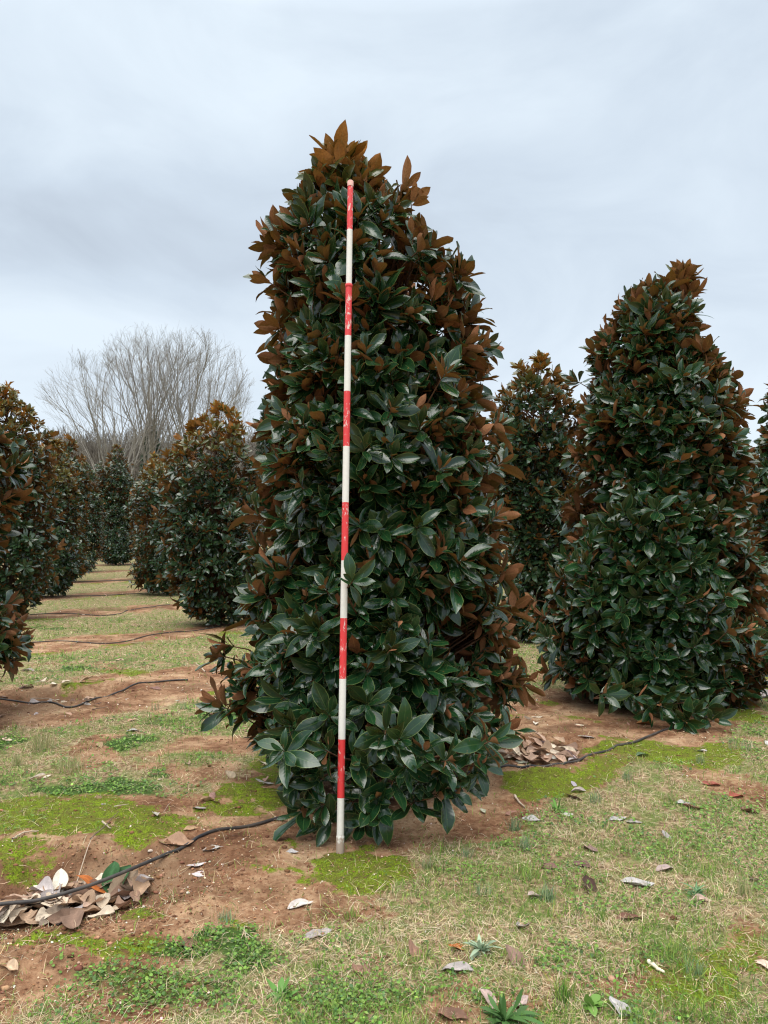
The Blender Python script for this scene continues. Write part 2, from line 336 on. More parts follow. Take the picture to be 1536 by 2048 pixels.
def tube_mesh(name, segs, mats, sides=5, smooth=True):
    """segs: list of (points, radii)"""
    Vs, Qs = [], []; off = 0
    for P, rad in segs:
        P = np.asarray(P, float); n = len(P); T = unit(np.gradient(P, axis=0)); ref = np.array([0, 0, 1.0]) if abs(T[0, 2]) < .8 else np.array([1.0, 0, 0])
        a = unit(np.cross(T, ref)); b = np.cross(T, a); th = np.linspace(0, 2 * math.pi, sides, endpoint=False)
        rad = np.broadcast_to(np.asarray(rad, float), (n,))
        V = P[:, None] + rad[:, None, None] * (np.cos(th)[None, :, None] * a[:, None] + np.sin(th)[None, :, None] * b[:, None])
        Vs.append(V.reshape(-1, 3)); i = np.arange(n * sides).reshape(n, sides); j = np.roll(i, -1, 1)
        Qs.append(np.stack([i[:-1], j[:-1], j[1:], i[1:]], -1).reshape(-1, 4) + off); off += n * sides
    return fast_mesh(name, np.concatenate(Vs), np.concatenate(Qs), mats=mats, smooth=smooth)

def magnolia(X, D, prof, nsh, label, seed, lod=0, L=.19, group='columnar magnolias in the nursery rows', extra=None, depth=.86, reject=None, mat=None, golden=.0, leafs=(8, 12), trunk_r=.045, upright=0.0, lumpy=.5):
    """prof: (height, left, right) of the crown, metres from the trunk"""
    g = np.random.default_rng(seed); z0 = float(height(X, D))
    root = empty('magnolia_tree', (X, D, z0), label, 'tree', group)
    prof = sorted(prof); pz = np.array([p[0] for p in prof]); pl = np.array([p[1] for p in prof]); pr = np.array([p[2] for p in prof])
    H = pz[-1]; zb = pz[0]
    zz = np.linspace(zb, H, 400); half = (np.interp(zz, pz, pr) - np.interp(zz, pz, pl)) / 2
    wgt = half + .12; cdf = np.cumsum(wgt); cdf /= cdf[-1]
    z = np.interp(g.random(nsh), cdf, zz); th = g.uniform(0, 2 * math.pi, nsh)
    rf = np.where(g.random(nsh) < .66, np.where(g.random(nsh) < .15, g.uniform(1.0, 1.20, nsh), g.uniform(.85, 1.01, nsh)), g.uniform(.42, .88, nsh))
    xl = np.interp(z, pz, pl); xr = np.interp(z, pz, pr); cx = (xl + xr) / 2; hw = (xr - xl) / 2
    ln = fbm(np.cos(th) * 1.9 + 9 + seed + z * .3, np.sin(th) * 1.9 + z * 2.3, seed, 2); lump = 1 + lumpy * (ln - .50)
    cull = (g.random(nsh) < np.where(rf > .87, sst(.48, .30, ln) * .0 + .85 * (1 - sst(.33, .50, ln)), 0)) | (g.random(nsh) < .60 * sst(.60, .98, (z - zb) / (H - zb)))
    th, z, rf, lump, cx, hw = [q_[~cull] for q_ in (th, z, rf, lump, cx, hw)]; nsh = len(z)
    rad = np.maximum(hw - .62 * L, .02) * rf * lump
    P = np.stack([cx + rad * np.cos(th), rad * np.sin(th) * depth, z], 1)
    rel = (z - zb) / (H - zb)
    el = np.radians(24 + 24 * rel ** 1.3 + upright * 25 + g.normal(0, 17, nsh)); el = np.where(hw < .3, np.maximum(el, R(65)), el)
    A = np.stack([np.cos(th) * np.cos(el), np.sin(th) * np.cos(el), np.sin(el)], 1)
    ntop = nsh
    if extra is not None:
        P = np.concatenate([P, extra[:, :3]]); A = np.concatenate([A, unit(extra[:, 3:6])])
        rel = np.concatenate([rel, np.clip((extra[:, 2] - zb) / (H - zb), 0, 1)]); rf = np.concatenate([rf, np.ones(len(extra))])
    n = len(P); A = unit(A + g.normal(0, .17, A.shape)); P[:, 2] = np.maximum(P[:, 2], .08)
    cnt = g.integers(leafs[0], leafs[1] + 1, n); sid = np.repeat(np.arange(n), cnt); k = np.concatenate([np.arange(c) for c in cnt]); f = k / (cnt[sid] - 1)
    a = A[sid]; ref = np.where(np.abs(a[:, 2:3]) < .9, [[0, 0, 1.0]], [[1.0, 0, 0]]); e1 = unit(np.cross(a, ref)); e2 = np.cross(a, e1)
    ph = k * 2.39996 + np.repeat(g.uniform(0, 6.28, n), cnt) + g.normal(0, .2, len(k))
    upr = np.repeat(np.clip(rel + g.normal(0, .18, n), 0, 1), cnt)       # shoots higher up keep their leaves more closed
    inc = np.radians((14 + 50 * f ** .8) * (1.14 - .26 * upr) + g.normal(0, 11, len(k)))
    rdir = np.cos(ph)[:, None] * e1 + np.sin(ph)[:, None] * e2
    d = unit(a * np.cos(inc)[:, None] + rdir * np.sin(inc)[:, None])
    nn = unit(a - (a * d).sum(1, keepdims=True) * d) ; roll = g.normal(0, .42, len(k))
    drp = (.38 * (1 - upr) * f + .04)[:, None] * g.uniform(.3, 1.5, (len(k), 1)); d2 = unit(d + drp * np.array([0, 0, -1.0]))
    nn = unit(nn - (nn * d2).sum(1, keepdims=True) * d2); sd = np.cross(d2, nn); nn = nn * np.cos(roll)[:, None] + sd * np.sin(roll)[:, None]
    pos = P[sid] - a * (.065 * f * L / .19)[:, None] + rdir * .006
    Ls = L * (.52 + .55 * np.minimum(1, f * 1.8 + .05)) * g.uniform(.66, 1.2, len(k)) * np.repeat(g.uniform(.85, 1.1, n), cnt)
    keep = pos[:, 2] + np.minimum(d2[:, 2], 0) * Ls > .015
    pos, d2, nn, Ls, f, sidk = pos[keep], d2[keep], nn[keep], Ls[keep], f[keep], sid[keep]
    gold = np.clip((rel[sidk] + .1 * (g.random(n)[sidk] - .5) - (1.0 - golden * 1.35)) * 7.0, 0, 1) * (golden > 0) * g.uniform(.25, 1, len(pos)) + np.clip(rel[sidk] - .93, 0, 1) * 9 * g.uniform(.2, 1, len(pos))
    rnd = np.stack([g.random(len(pos)) * .6 + .4 * np.repeat(g.random(n), cnt)[keep], np.clip(gold, 0, 1), g.random(len(pos)), np.ones(len(pos))], 1)
    rej = None if reject is None else (lambda Q: reject(Q + np.array([X, D, z0])))
    V, Qd, Aa, U = place_leaves(pos, d2, nn, Ls, rnd, lod, seed + 5, rej)
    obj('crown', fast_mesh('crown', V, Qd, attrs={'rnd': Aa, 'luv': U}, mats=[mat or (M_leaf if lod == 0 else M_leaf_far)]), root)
    # stems: a leader and side stems, then a branch to the shoots
    segs = []; mid = (np.interp(np.linspace(zb, H, 8), pz, pl) + np.interp(np.linspace(zb, H, 8), pz, pr)) / 2
    lead = np.stack([np.concatenate([[0], mid[1:] * .8]), g.normal(0, .03, 8), np.linspace(-.06, H - .12, 8)], 1); lead[0, 1] = 0
    segs.append((lead, np.linspace(trunk_r, .006, 8)))
    stems = [lead]
    for j in range(4 if lod == 0 else 2):
        an = g.uniform(0, 6.28); zt = H * g.uniform(.55, .85); ww = .35 * np.interp(zt * .6, pz, (pr - pl) / 2)
        t = np.linspace(0, 1, 7); s_ = np.stack([np.interp(t, [0, 1], [0, ww * math.cos(an)]) + .03 * np.cos(an) * (t > 0), t * ww * math.sin(an) + .03 * math.sin(an), -.06 + t * zt], 1); s_ += g.normal(0, .012, s_.shape)
        segs.append((s_, np.linspace(trunk_r * .6, .007, 7))); stems.append(s_)
    obj('trunk', tube_mesh('trunk', segs, [M_bark], 8), root)
    br = []; step = 1 if lod == 0 else (3 if lod == 1 else 8)
    for i in range(0, n, step):
        p = P[i]; s_ = stems[i % len(stems)]; tz = max(.12, p[2] - .25 - .35 * np.hypot(p[0], p[1])); tz = min(tz, s_[-1, 2])
        q = np.array([np.interp(tz, s_[:, 2], s_[:, 0]), np.interp(tz, s_[:, 2], s_[:, 1]), tz]); h = p - A[i] * .16
        t = np.linspace(0, 1, 5)[:, None]; c = (1 - t) ** 2 * q + 2 * t * (1 - t) * (h * .75 + q * .25 - A[i] * .05) + t * t * h
        c = np.concatenate([c, [p]]); 
        if reject is not None and reject((c + np.array([X, D, z0]))[None])[0]: c = c[-2:]; br.append((c, [.005, .003])); continue
        br.append((c, [.011, .009, .007, .006, .005, .003]))
    obj('branches', tube_mesh('branches', br, [M_twig], 4), root)
    return root
def pxprof(cx, D, rows, gzv=0.0):
    return [(EYE - gzv + (HY - y) / F * D, (l - cx) / F * D, (r - cx) / F * D) for y, l, r in rows]
def column(H, hw, seed, zb=.12):
    g = np.random.default_rng(seed); out = []
    for f, k in ((0, .5), (.05, .8), (.15, .98), (.3, 1), (.5, 1), (.7, .93), (.82, .80), (.90, .58), (.95, .36), (1, .08)):
        s = g.uniform(-.16, .16) * hw; out.append((zb + f * (H - zb), -hw * k * g.uniform(.84, 1.1) + s, hw * k * g.uniform(.84, 1.1) + s))
    return out

# the measuring pole leans against the crown; the leaves are parted by it
PX0, PD0, PZ0 = gz(680, 1705)
P0 = np.array([PX0, PD0, PZ0]); P1 = np.array([(701 - HX) / F * 4.58, 4.58, EYE + (HY - 362) / F * 4.58])
def pole_reject(Q):
    """leaves that would stand in front of the pole or pass through it"""
    zt = np.clip((Q[..., 2] - P0[2]) / (P1[2] - P0[2]), 0, 1); c = P0 + zt[..., None] * (P1 - P0)
    pxq = Q[..., 0] / np.maximum(Q[..., 1], .1) * F; pxc = c[..., 0] / c[..., 1] * F
    bad = (np.abs(pxq - pxc) < 11) & (Q[..., 1] < c[..., 1] + .04) & (Q[..., 2] < P1[2] + .02)
    # also where the blade spans the pole between its two edges
    sp = ((pxq - pxc).max(-1) > 0) & ((pxq - pxc).min(-1) < 0) & ((Q[..., 1] - c[..., 1]).mean(-1) < .03) & (Q[..., 2].mean(-1) < P1[2])
    return bad.any(-1) | sp
MD = 5.30; MXc = 760
main_rows = [(345, 662, 710), (362, 615, 780), (380, 592, 812), (400, 578, 832), (450, 552, 862), (490, 528, 900), (550, 524, 955), (600, 528, 972), (650, 522, 985), (700, 508, 998),
             (750, 500, 998), (800, 505, 1005), (850, 488, 1012), (900, 490, 1015), (950, 505, 1020), (1000, 500, 1015), (1050, 485, 1015), (1100, 480, 1018), (1150, 474, 1020), (1200, 470, 1025), (1250, 455, 1035), (1300, 432, 1040),
             (1350, 432, 1060), (1400, 440, 1058), (1440, 462, 1048), (1475, 525, 1010), (1490, 600, 900)]
MX = (MXc - HX) / F * MD
main_rows = [(y, l + np.interp(y, [335, 420, 520], [0, 10, 9]), r - np.interp(y, [335, 420, 520], [0, 20, 28])) for y, l, r in main_rows]
mgz = float(height(MX, MD))
ex = []
def ex_shoot(px, py, D, ax, tx, td, tz0): ex.append(((px - HX) / F * D - tx, D - td, EYE + (HY - py) / F * D - tz0, *ax))
gg = np.random.default_rng(3)
SK = [(600, 1520), (650, 1500), (700, 1510), (590, 1570), (640, 1560), (690, 1550), (740, 1530), (800, 1480), (850, 1500), (790, 1560), (840, 1560), (900, 1520), (950, 1500), (930, 1560), (880, 1590), (830, 1600), (760, 1590), (700, 1600), (640, 1610), (600, 1620),
      (720, 1640), (660, 1640), (760, 1620), (770, 1470), (905, 1575), (960, 1530), (610, 1540), (870, 1540), (815, 1530), (720, 1570), (565, 1500), (985, 1480)]
for (px, py) in SK:
    zt = np.interp(py, [1470, 1640], [.62, .13]) + gg.uniform(-.02, .03); D = (EYE - zt - mgz) * F / (py - HY)
    sx = (px - 760) / 250; ex_shoot(px, py, D, (sx * .8 + gg.normal(0, .2), -.75, .42 + gg.normal(0, .15)), MX, MD, mgz)
ex_shoot(706, 1162, 4.19, (.05, -.8, .5), MX, MD, mgz)                       # the one shoot that grows round the pole
for (px, py, D) in ((681, 292, 5.25), (692, 300, 5.28), (668, 305, 5.27), (672, 318, 5.3), (700, 308, 5.3), (684, 335, 5.2), (740, 352, 5.25), (727, 372, 5.2), (812, 372, 5.3), (800, 398, 5.3), (822, 398, 5.3), (610, 395, 5.3), (655, 372, 5.2), (770, 385, 5.3)):
    ex_shoot(px, py + (14 if py < 310 else 0), D, (gg.normal(0, .12), gg.normal(0, .1), 1), MX, MD, mgz)
for (px, py, dx) in ((552, 570, -1), (560, 470, -1), (965, 640, 1), (950, 600, 1), (545, 720, -1), (525, 860, -1), (975, 790, 1), (450, 1290, -1), (435, 1310, -1), (470, 1340, -1), (1050, 1350, 1), (1035, 1400, 1), (500, 1100, -1), (495, 1190, -1), (1005, 940, 1), (930, 520, 1), (530, 1470, -1), (480, 1430, -1), (500, 1400, -1), (1010, 1450, 1), (890, 745, .3)):
    ex_shoot(px - (22 if dx == 1 else (-16 if dx == -1 and py < 1250 else 0)), py, 5.25 if abs(dx) == 1 else 4.6, (dx, -.25, .45), MX, MD, mgz)
# ring shoot: keep its leaves although they touch the pole
def main_reject(Q):
    r = pole_reject(Q)
    c = Q.mean(-2); px = HX + c[..., 0] / c[..., 1] * F; py = HY - (c[..., 2] - EYE) / c[..., 1] * F
    return r & ~((np.abs(px - 712) < 50) & (np.abs(py - 1146) < 34) & (c[..., 0] / c[..., 1] > -.052))
magnolia(MX, MD, pxprof(MXc, MD, main_rows, mgz), 2500, 'tall columnar magnolia behind the red and white measuring pole', 11, 0, .178, extra=np.array(ex), reject=main_reject, lumpy=.46, depth=.84, leafs=(8, 12), trunk_r=.05, golden=.02)

RD = 7.9; RXc = 1318; rgz = float(height((RXc - HX) / F * RD, RD))
rrows = [(540, 1352, 1382), (562, 1338, 1390), (580, 1262, 1398), (600, 1240, 1400), (650, 1200, 1403), (700, 1180, 1412), (750, 1176, 1436), (800, 1172, 1460), (850, 1168, 1470), (900, 1170, 1472), (950, 1160, 1475), (1000, 1145, 1485), (1050, 1130, 1488),
         (1100, 1110, 1495), (1150, 1105, 1502), (1200, 1085, 1512), (1250, 1080, 1525), (1300, 1095, 1535), (1350, 1120, 1535), (1390, 1190, 1500)]
RX = (RXc - HX) / F * RD; ex = []
for (px, py) in ((1372, 572), (1362, 560), (1380, 588), (1366, 600), (1286, 588), (1276, 596), (1292, 600)): ex_shoot(px, py, RD, (gg.normal(0, .1), 0, 1), RX, RD, rgz)
for (px, py, z) in ((1280, 1395, .28), (1320, 1410, .22), (1300, 1425, .15), (1350, 1430, .14), (1390, 1425, .16), (1415, 1415, .18), (1370, 1405, .25), (1250, 1380, .34), (1210, 1385, .38), (1340, 1390, .3), (1430, 1440, .1), (1370, 1445, .09)):
    ex_shoot(px, py, (EYE - z - rgz) * F / (py - HY), (gg.normal(0, .5), -.8, .25), RX, RD, rgz)
for (px, py, dx) in ((1078, 1230, -1), (1085, 1260, -1), (1100, 1300, -1), (1480, 830, 1), (1470, 800, 1), (1150, 760, -1), (1490, 1060, 1)): ex_shoot(px, py, RD, (dx, -.2, .5), RX, RD, rgz)
magnolia(RX, RD, pxprof(RXc, RD, rrows, rgz), 2400, 'broad magnolia on the right with a low bough over the black hose', 12, 0, .190, extra=np.array(ex), depth=.9, lumpy=.46)
BD = 12.2; brow = [(712, 1065, 1100), (735, 1028, 1120), (780, 992, 1142), (850, 966, 1160), (900, 960, 1166), (1000, 975, 1170), (1100, 1000, 1160), (1180, 1010, 1150), (1240, 1005, 1150), (1272, 1030, 1130)]
bx = (1072 - HX) / F * BD; bg = float(height(bx, BD)); ex = []
for (px, py) in ((1082, 722), (1088, 735), (1048, 745), (1042, 760), (1110, 765)): ex_shoot(px, py, BD, (gg.normal(0, .1), 0, 1), bx, BD, bg)
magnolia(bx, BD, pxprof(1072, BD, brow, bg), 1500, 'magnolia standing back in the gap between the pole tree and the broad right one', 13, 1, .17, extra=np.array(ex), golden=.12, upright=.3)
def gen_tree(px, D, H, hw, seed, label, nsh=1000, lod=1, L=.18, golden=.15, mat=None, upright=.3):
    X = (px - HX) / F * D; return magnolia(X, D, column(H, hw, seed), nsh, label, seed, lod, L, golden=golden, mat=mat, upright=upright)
arows = [(700, -262, -200), (760, -310, -110), (820, -350, -60), (868, -400, 15), (900, -430, 48), (990, -450, 46), (1020, -450, 10), (1060, -450, -22), (1200, -470, -22), (1235, -470, 22), (1290, -470, 40), (1345, -460, 28), (1375, -400, -20), (1420, -330, -120)]
AD = 6.8; ax_ = (-230 - HX) / F * AD
magnolia(ax_, AD, pxprof(-230, AD, arows, float(height(ax_, AD))), 1300, 'near magnolia cut off by the left edge, only two clumps of big leaves showing', 14, 0, .19, golden=.1)
gen_tree(1612, 10.8, 4.55, .82, 15, 'magnolia cut off by the right edge of the view', 1300, 0, .19, .08)
gen_tree(18, 15.4, 4.72, .88, 16, 'leftmost mid-distance magnolia with an orange top rising above its neighbours', 1300, 1, .17, .22)
gen_tree(440, 14.5, 4.15, .98, 17, 'magnolia with an orange crest just left of the pole tree', 1400, 1, .17, .22)
gen_tree(336, 21.3, 4.0, .95, 18, 'shorter magnolia with golden top, half behind the orange-crested one', 1000, 2, .18, .22)
gen_tree(104, 20.6, 4.30, .78, 19, 'bright orange-topped magnolia second from the left', 1000, 2, .18, .30)
gen_tree(136, 25.6, 4.90, .84, 20, 'dull green magnolia behind the bright orange-topped one', 900, 2, .18, .1)
gen_tree(166, 30.2, 4.5, .78, 21, 'farther magnolia at the right end of the left-hand line', 800, 2, .18, .12)
gen_tree(232, 35.0, 5.45, 1.02, 22, 'narrow green magnolia alone at the far end of the grass aisle', 1900, 2, .17, .03)
gen_tree(308, 27.2, 4.4, .80, 23, 'distant magnolia peeping left of the shorter golden-topped one', 800, 2, .18, .15)
gen_tree(1178, 23.0, 3.9, .85, 24, 'small distant orange-tipped magnolia in the gap left of the broad right tree', 800, 2, .18, .2)
gen_tree(945, 20.0, 4.1, .85, 25, 'distant magnolia mostly hidden behind the right side of the pole tree', 800, 2, .18, .2)
gen_tree(1500, 19.5, 3.7, .9, 26, 'distant magnolia in the gap right of the broad tree', 700, 2, .18, .1)

# ------------------------------------------------------------------ measuring pole
def tof(py):
    lo, hi = -.05, 1.02
    for _ in range(50):
        m = (lo + hi) / 2; p = P0 + m * (P1 - P0); y = HY - (p[2] - EYE) / p[1] * F
        if y > py: lo = m
        else: hi = m
    return (lo + hi) / 2
def paint(name, base, chip, thr):
    m, t, b = new_mat(name); mpn = N(t, 'ShaderNodeMapping'); mpn.inputs['Scale'].default_value = (1, 1, .35); t.links.new(N(t, 'ShaderNodeTexCoord').outputs['Object'], mpn.inputs[0]); n = noise(t, 75, 6, .7, mpn.outputs[0], .5); n2 = noise(t, 4.5, 3); v = mathn(t, 'ADD', n, mathn(t, 'MULTIPLY', n2, .35))
    f = mathn(t, 'MULTIPLY', mathn(t, 'SUBTRACT', v, thr), 30, clamp=True); dirt = mixc(t, mathn(t, 'MULTIPLY', noise(t, 55, 4), .22), base, (.20, .14, .10))
    sz = N(t, 'ShaderNodeSeparateXYZ'); t.links.new(N(t, 'ShaderNodeTexCoord').outputs['Object'], sz.inputs[0]); mud = mathn(t, 'MULTIPLY', mathn(t, 'SUBTRACT', mathn(t, 'ADD', mathn(t, 'MULTIPLY', noise(t, 45, 4), .16), .005), sz.outputs[2]), 30, clamp=True); t.links.new(mixc(t, mathn(t, 'MULTIPLY', mud, .7), mixc(t, f, dirt, chip), (.24, .12, .06)), b.inputs['Base Color']); b.inputs['Roughness'].default_value = .5; bump(t, b, f, -.25, .002); return m
M_red = paint('chipped_red_paint', (.74, .028, .036), (.74, .55, .50), .755); M_white = paint('worn_white_paint', (.80, .78, .72), (.52, .46, .38), .86); M_cap = simple('faded_pink_cap', (.62, .30, .26), (.70, .42, .36), 30, .6)
ax = unit((P1 - P0)[None])[0]; PL = float(np.linalg.norm(P1 - P0))
pole = empty('measuring_pole', tuple(P0), 'tall red and white banded measuring pole leaning on the front magnolia', 'measuring pole')
pole.rotation_euler = Vector(ax).to_track_quat('Z', 'Y').to_euler()
cuts = [tof(y) * PL for y in (1672, 1595, 1478, 1357, 1236, 1121, 1005, 893, 783, 672, 571)]; cuts2 = [tof(y) * PL for y in (567, 460, 373)]
def lathe(name, prof, mats, mi, sides=28):
    th = np.linspace(0, 2 * math.pi, sides, endpoint=False); V = np.array([[r * math.cos(a), r * math.sin(a), z] for z, r in prof for a in th]); n = len(prof)
    i = np.arange(n * sides).reshape(n, sides); j = np.roll(i, -1, 1); Qd = np.stack([i[:-1], j[:-1], j[1:], i[1:]], -1).reshape(-1, 4)
    return fast_mesh(name, V, Qd, mats=mats, midx=np.repeat(mi, sides))
rA, rB = .0195, .0172
pr_, mi_ = [(cuts[0] - .01, rA)], []
for k, c in enumerate(cuts):
    if k == 0: pr_.append((c, rA)); mi_.append(0); continue
    pr_.append((c - .0005, rA - .0009 * k / 10)); mi_.append(0 if k == 1 and False else (1 if k % 2 == 0 else 0))
# bands: white next to the ferrule, then red, white ... up to the joint
mi_ = [0] + [1 if k % 2 == 1 else 0 for k in range(len(cuts) - 1)]
mi_ = [0] + [(0 if k % 2 == 0 else 1) for k in range(len(cuts) - 1)]
obj('lower_tube', lathe('lower_tube', pr_, [M_white, M_red], mi_), pole)
obj('collar', lathe('collar', [(cuts[-1] - .012, rA - .0005), (cuts[-1] - .010, rA + .0022), (cuts[-1] + .006, rA + .0022), (cuts[-1] + .009, rB)], [M_red], [0, 0, 0]), pole)
obj('upper_tube', lathe('upper_tube', [(cuts[-1] + .005, rB), (cuts2[1], rB - .0004), (cuts2[2], rB - .0008)], [M_white, M_red], [0, 1]), pole)
obj('top_cap', lathe('top_cap', [(cuts2[2] - .002, rB + .001), (PL - .004, rB + .001), (PL, rB - .003), (PL + .001, .0005)], [M_cap], [0, 0, 0]), pole)
obj('ferrule', lathe('ferrule', [(-.02, .0205), (.0, .0215), (cuts[0] - .012, .0220), (cuts[0] - .002, .0218), (cuts[0] + .004, rA)], [M_white], [0] * 4), pole)

# ------------------------------------------------------------------ irrigation hoses
M_hose = simple('black_polythene', (.020, .021, .025), (.085, .072, .062), 9, .55, .35)
def hose(pts, r, label, lift):
    P = []
    for (px, py) in pts:
        X, D = gflat(px, py)
        for _ in range(3): z = float(height(X, D, False)); D = (EYE - z - r) * F / (py - HY); X = (px - HX) / F * D
        P.append((X, D, z + r))
    P = np.array(P); s = np.linspace(0, len(P) - 1, len(P) * 12); o = []
    for u in s:                                                  # Catmull-Rom
        i = min(int(u), len(P) - 2); t = u - i; a, b, c, d = P[max(i - 1, 0)], P[i], P[i + 1], P[min(i + 2, len(P) - 1)]
        o.append(.5 * ((2 * b) + (c - a) * t + (2 * a - 5 * b + 4 * c - d) * t * t + (3 * b - a - 3 * c + d) * t ** 3))
    o = np.array(o); hh = height(o[:, 0], o[:, 1], False) + r; kk = np.ones(9) / 9
    for _ in range(3): hh = np.convolve(np.pad(hh, 4, 'edge'), kk, 'valid')
    hh = np.maximum(hh, height(o[:, 0], o[:, 1]) + r * .55)
    o[:, 2] = np.convolve(np.pad(hh, 1, 'edge'), [.25, .5, .25], 'valid') + .002
    tag(obj('irrigation_hose', tube_mesh('irrigation_hose', [(o, r)], [M_hose], 8)), label, 'hose', 'black irrigation hoses along the rows')
hose([(-120, 1835), (0, 1810), (78, 1800), (156, 1779), (234, 1750), (312, 1718), (391, 1687), (469, 1660), (562, 1634), (700, 1600), (850, 1565), (990, 1541), (1100, 1533), (1150, 1526), (1230, 1500), (1310, 1468), (1390, 1440), (1450, 1422), (1536, 1392), (1620, 1370)], .0095, 'nearest black hose, crossing the front-left leaf pit and passing behind the pole', 12)
hose([(-60, 1392), (0, 1399), (60, 1407), (110, 1412), (150, 1413), (200, 1400), (240, 1384), (300, 1366), (345, 1361), (376, 1360)], .0095, 'black hose bowed across the second pit on the left', 6)
hose([(-40, 1292), (30, 1288), (80, 1284), (130, 1282), (200, 1287), (250, 1283), (300, 1270), (350, 1264), (390, 1261), (440, 1252)], .008, 'black hose in the strip ending at the orange-crested magnolia', 4)
hose([(60, 1229), (100, 1227), (150, 1228), (200, 1231), (240, 1227), (270, 1218), (300, 1214), (340, 1212)], .009, 'thin black hose across the aisle beside a small dirt hollow', 4)
hose([(60, 1194), (110, 1192), (200, 1191), (320, 1184)], .010, 'black hose in the fifth strip up the aisle', 4)
hose([(100, 1166), (150, 1163), (220, 1161), (300, 1158)], .011, 'farthest black hose, straight across the aisle', 4)

# ------------------------------------------------------------------ bare trees and woods behind
def bare(g, H, spread, levels, base_r, nlimb, tip_r=.012, up=.25, low=.12, rad0=None, counts=(5, 5, 4)):
    segs = []
    def grow(p, d, L, r, lv):
        k = 5 if lv < 2 else 3; pts = [p]; q = p.copy(); dd = d.copy(); rr = [r]
        for i in range(k):
            dd = unit((dd + g.normal(0, .07 + .02 * lv, 3) + np.array([0, 0, up * .28]))[None])[0]; q = q + dd * L / k
            if i > 0 and ((q[0] ** 2 + q[1] ** 2) / spread ** 2 + ((q[2] - H * .48) / (H * .52)) ** 2 > 1 + .10 * g.normal()): break
            pts.append(q.copy()); rr.append(max(tip_r * .6, r * (1 - .75 * (i + 1) / k)))
        segs.append((np.array(pts), rr, lv))
        if lv >= levels: return
        nb = counts[min(lv, len(counts) - 1)]
        for j in range(nb):
            k = len(pts) - 1; f = g.uniform(.22, .97); i = f * k; a = int(min(i, k - 1)); b = pts[a] + (pts[a + 1] - pts[a]) * (i - a); t = unit((pts[a + 1] - pts[a])[None])[0]
            o = g.normal(0, 1, 3); o = unit((o - (o @ t) * t)[None])[0]; an = g.uniform(.25, .62)
            nd = t * math.cos(an) + o * math.sin(an); nd[2] = abs(nd[2]) * .9 + .05 if nd[2] < 0 else nd[2]
            grow(b, unit(nd[None])[0], L * g.uniform(.42, .68) * (1.1 - .35 * f), max(tip_r, rr[a] * .55), lv + 1)
    tr = np.array([[0, 0, -.3], [0, 0, H * low], [g.normal(0, .1), 0, H * .35], [g.normal(0, .3), g.normal(0, .2), H * .65]]); segs.append((tr, [base_r * 1.2, base_r, base_r * .7, base_r * .3], 0))
    for j in range(nlimb):
        f = j / max(1, nlimb - 1); z = H * (low + (.5 - low) * g.uniform(0, 1)); an = j * 2.4 + g.uniform(-.4, .4)
        tilt = math.atan2(spread, H - z) * (.25 + .75 * math.sqrt(g.random())) * 1.05
        d = np.array([math.cos(an) * math.sin(tilt), math.sin(an) * math.sin(tilt), math.cos(tilt)])
        p = np.array([np.interp(z, tr[:, 2], tr[:, 0]), 0, z]); grow(p, d, (H - z) * .82, base_r * g.uniform(.3, .5), 1)
    return segs
def bare_tree(px, D, H, spread, seed, label, nlimb, base_r=.22, levels=4, counts=(5, 5, 5, 5), lean=0, low=.12, grp='leafless trees beyond the field', tip=.0062):
    g = np.random.default_rng(seed); X = (px - HX) / F * D; root = empty('bare_tree', (X, D, float(height(X, D))), label, 'tree', grp)
    s = bare(g, H, spread, levels, base_r, nlimb, tip, counts=counts, low=low)
    for q in s: q[0][:, 0] += lean * q[0][:, 2]
    obj('trunk', tube_mesh('trunk', [(a, r) for a, r, l in s if l == 0], [M_grey], 7), root)
    obj('crown', tube_mesh('crown', [(a, r) for a, r, l in s if l > 0], [M_grey], 3), root); return root
bare_tree(300, 66, 18.9, 5.8, 31, 'tallest leafless tree, its fan of boughs topping the skyline', 16, .20, low=.08)
bare_tree(238, 62, 15.8, 6.6, 32, 'wide low-forking leafless tree at the left of the bare group', 15, .17, lean=-.06, low=.06)
bare_tree(362, 64, 18.0, 5.9, 33, 'leafless tree with a thick pale trunk at the right of the bare group', 15, .22, lean=.08, low=.12)
bare_tree(440, 72, 16.5, 3.4, 38, 'slimmer leafless tree behind the orange-crested magnolia', 9, .14, lean=.04, low=.12)
for k, (px, H, lb) in enumerate(((84, 10.6, 'thin bare sapling, leftmost against the sky'), (97, 9.4, 'short bare sapling second from the left'), (108, 11.0, 'tallest of the thin bare saplings at far left'), (122, 9.2, 'bare sapling just left of the wide leafless tree'), (134, 10.0, 'bare sapling touching the boughs of the wide leafless tree'))):
    bare_tree(px, 70, H, 1.0, 40 + k, lb, 5, .05, 2, (4, 4), low=.3, grp='thin bare saplings at far left')
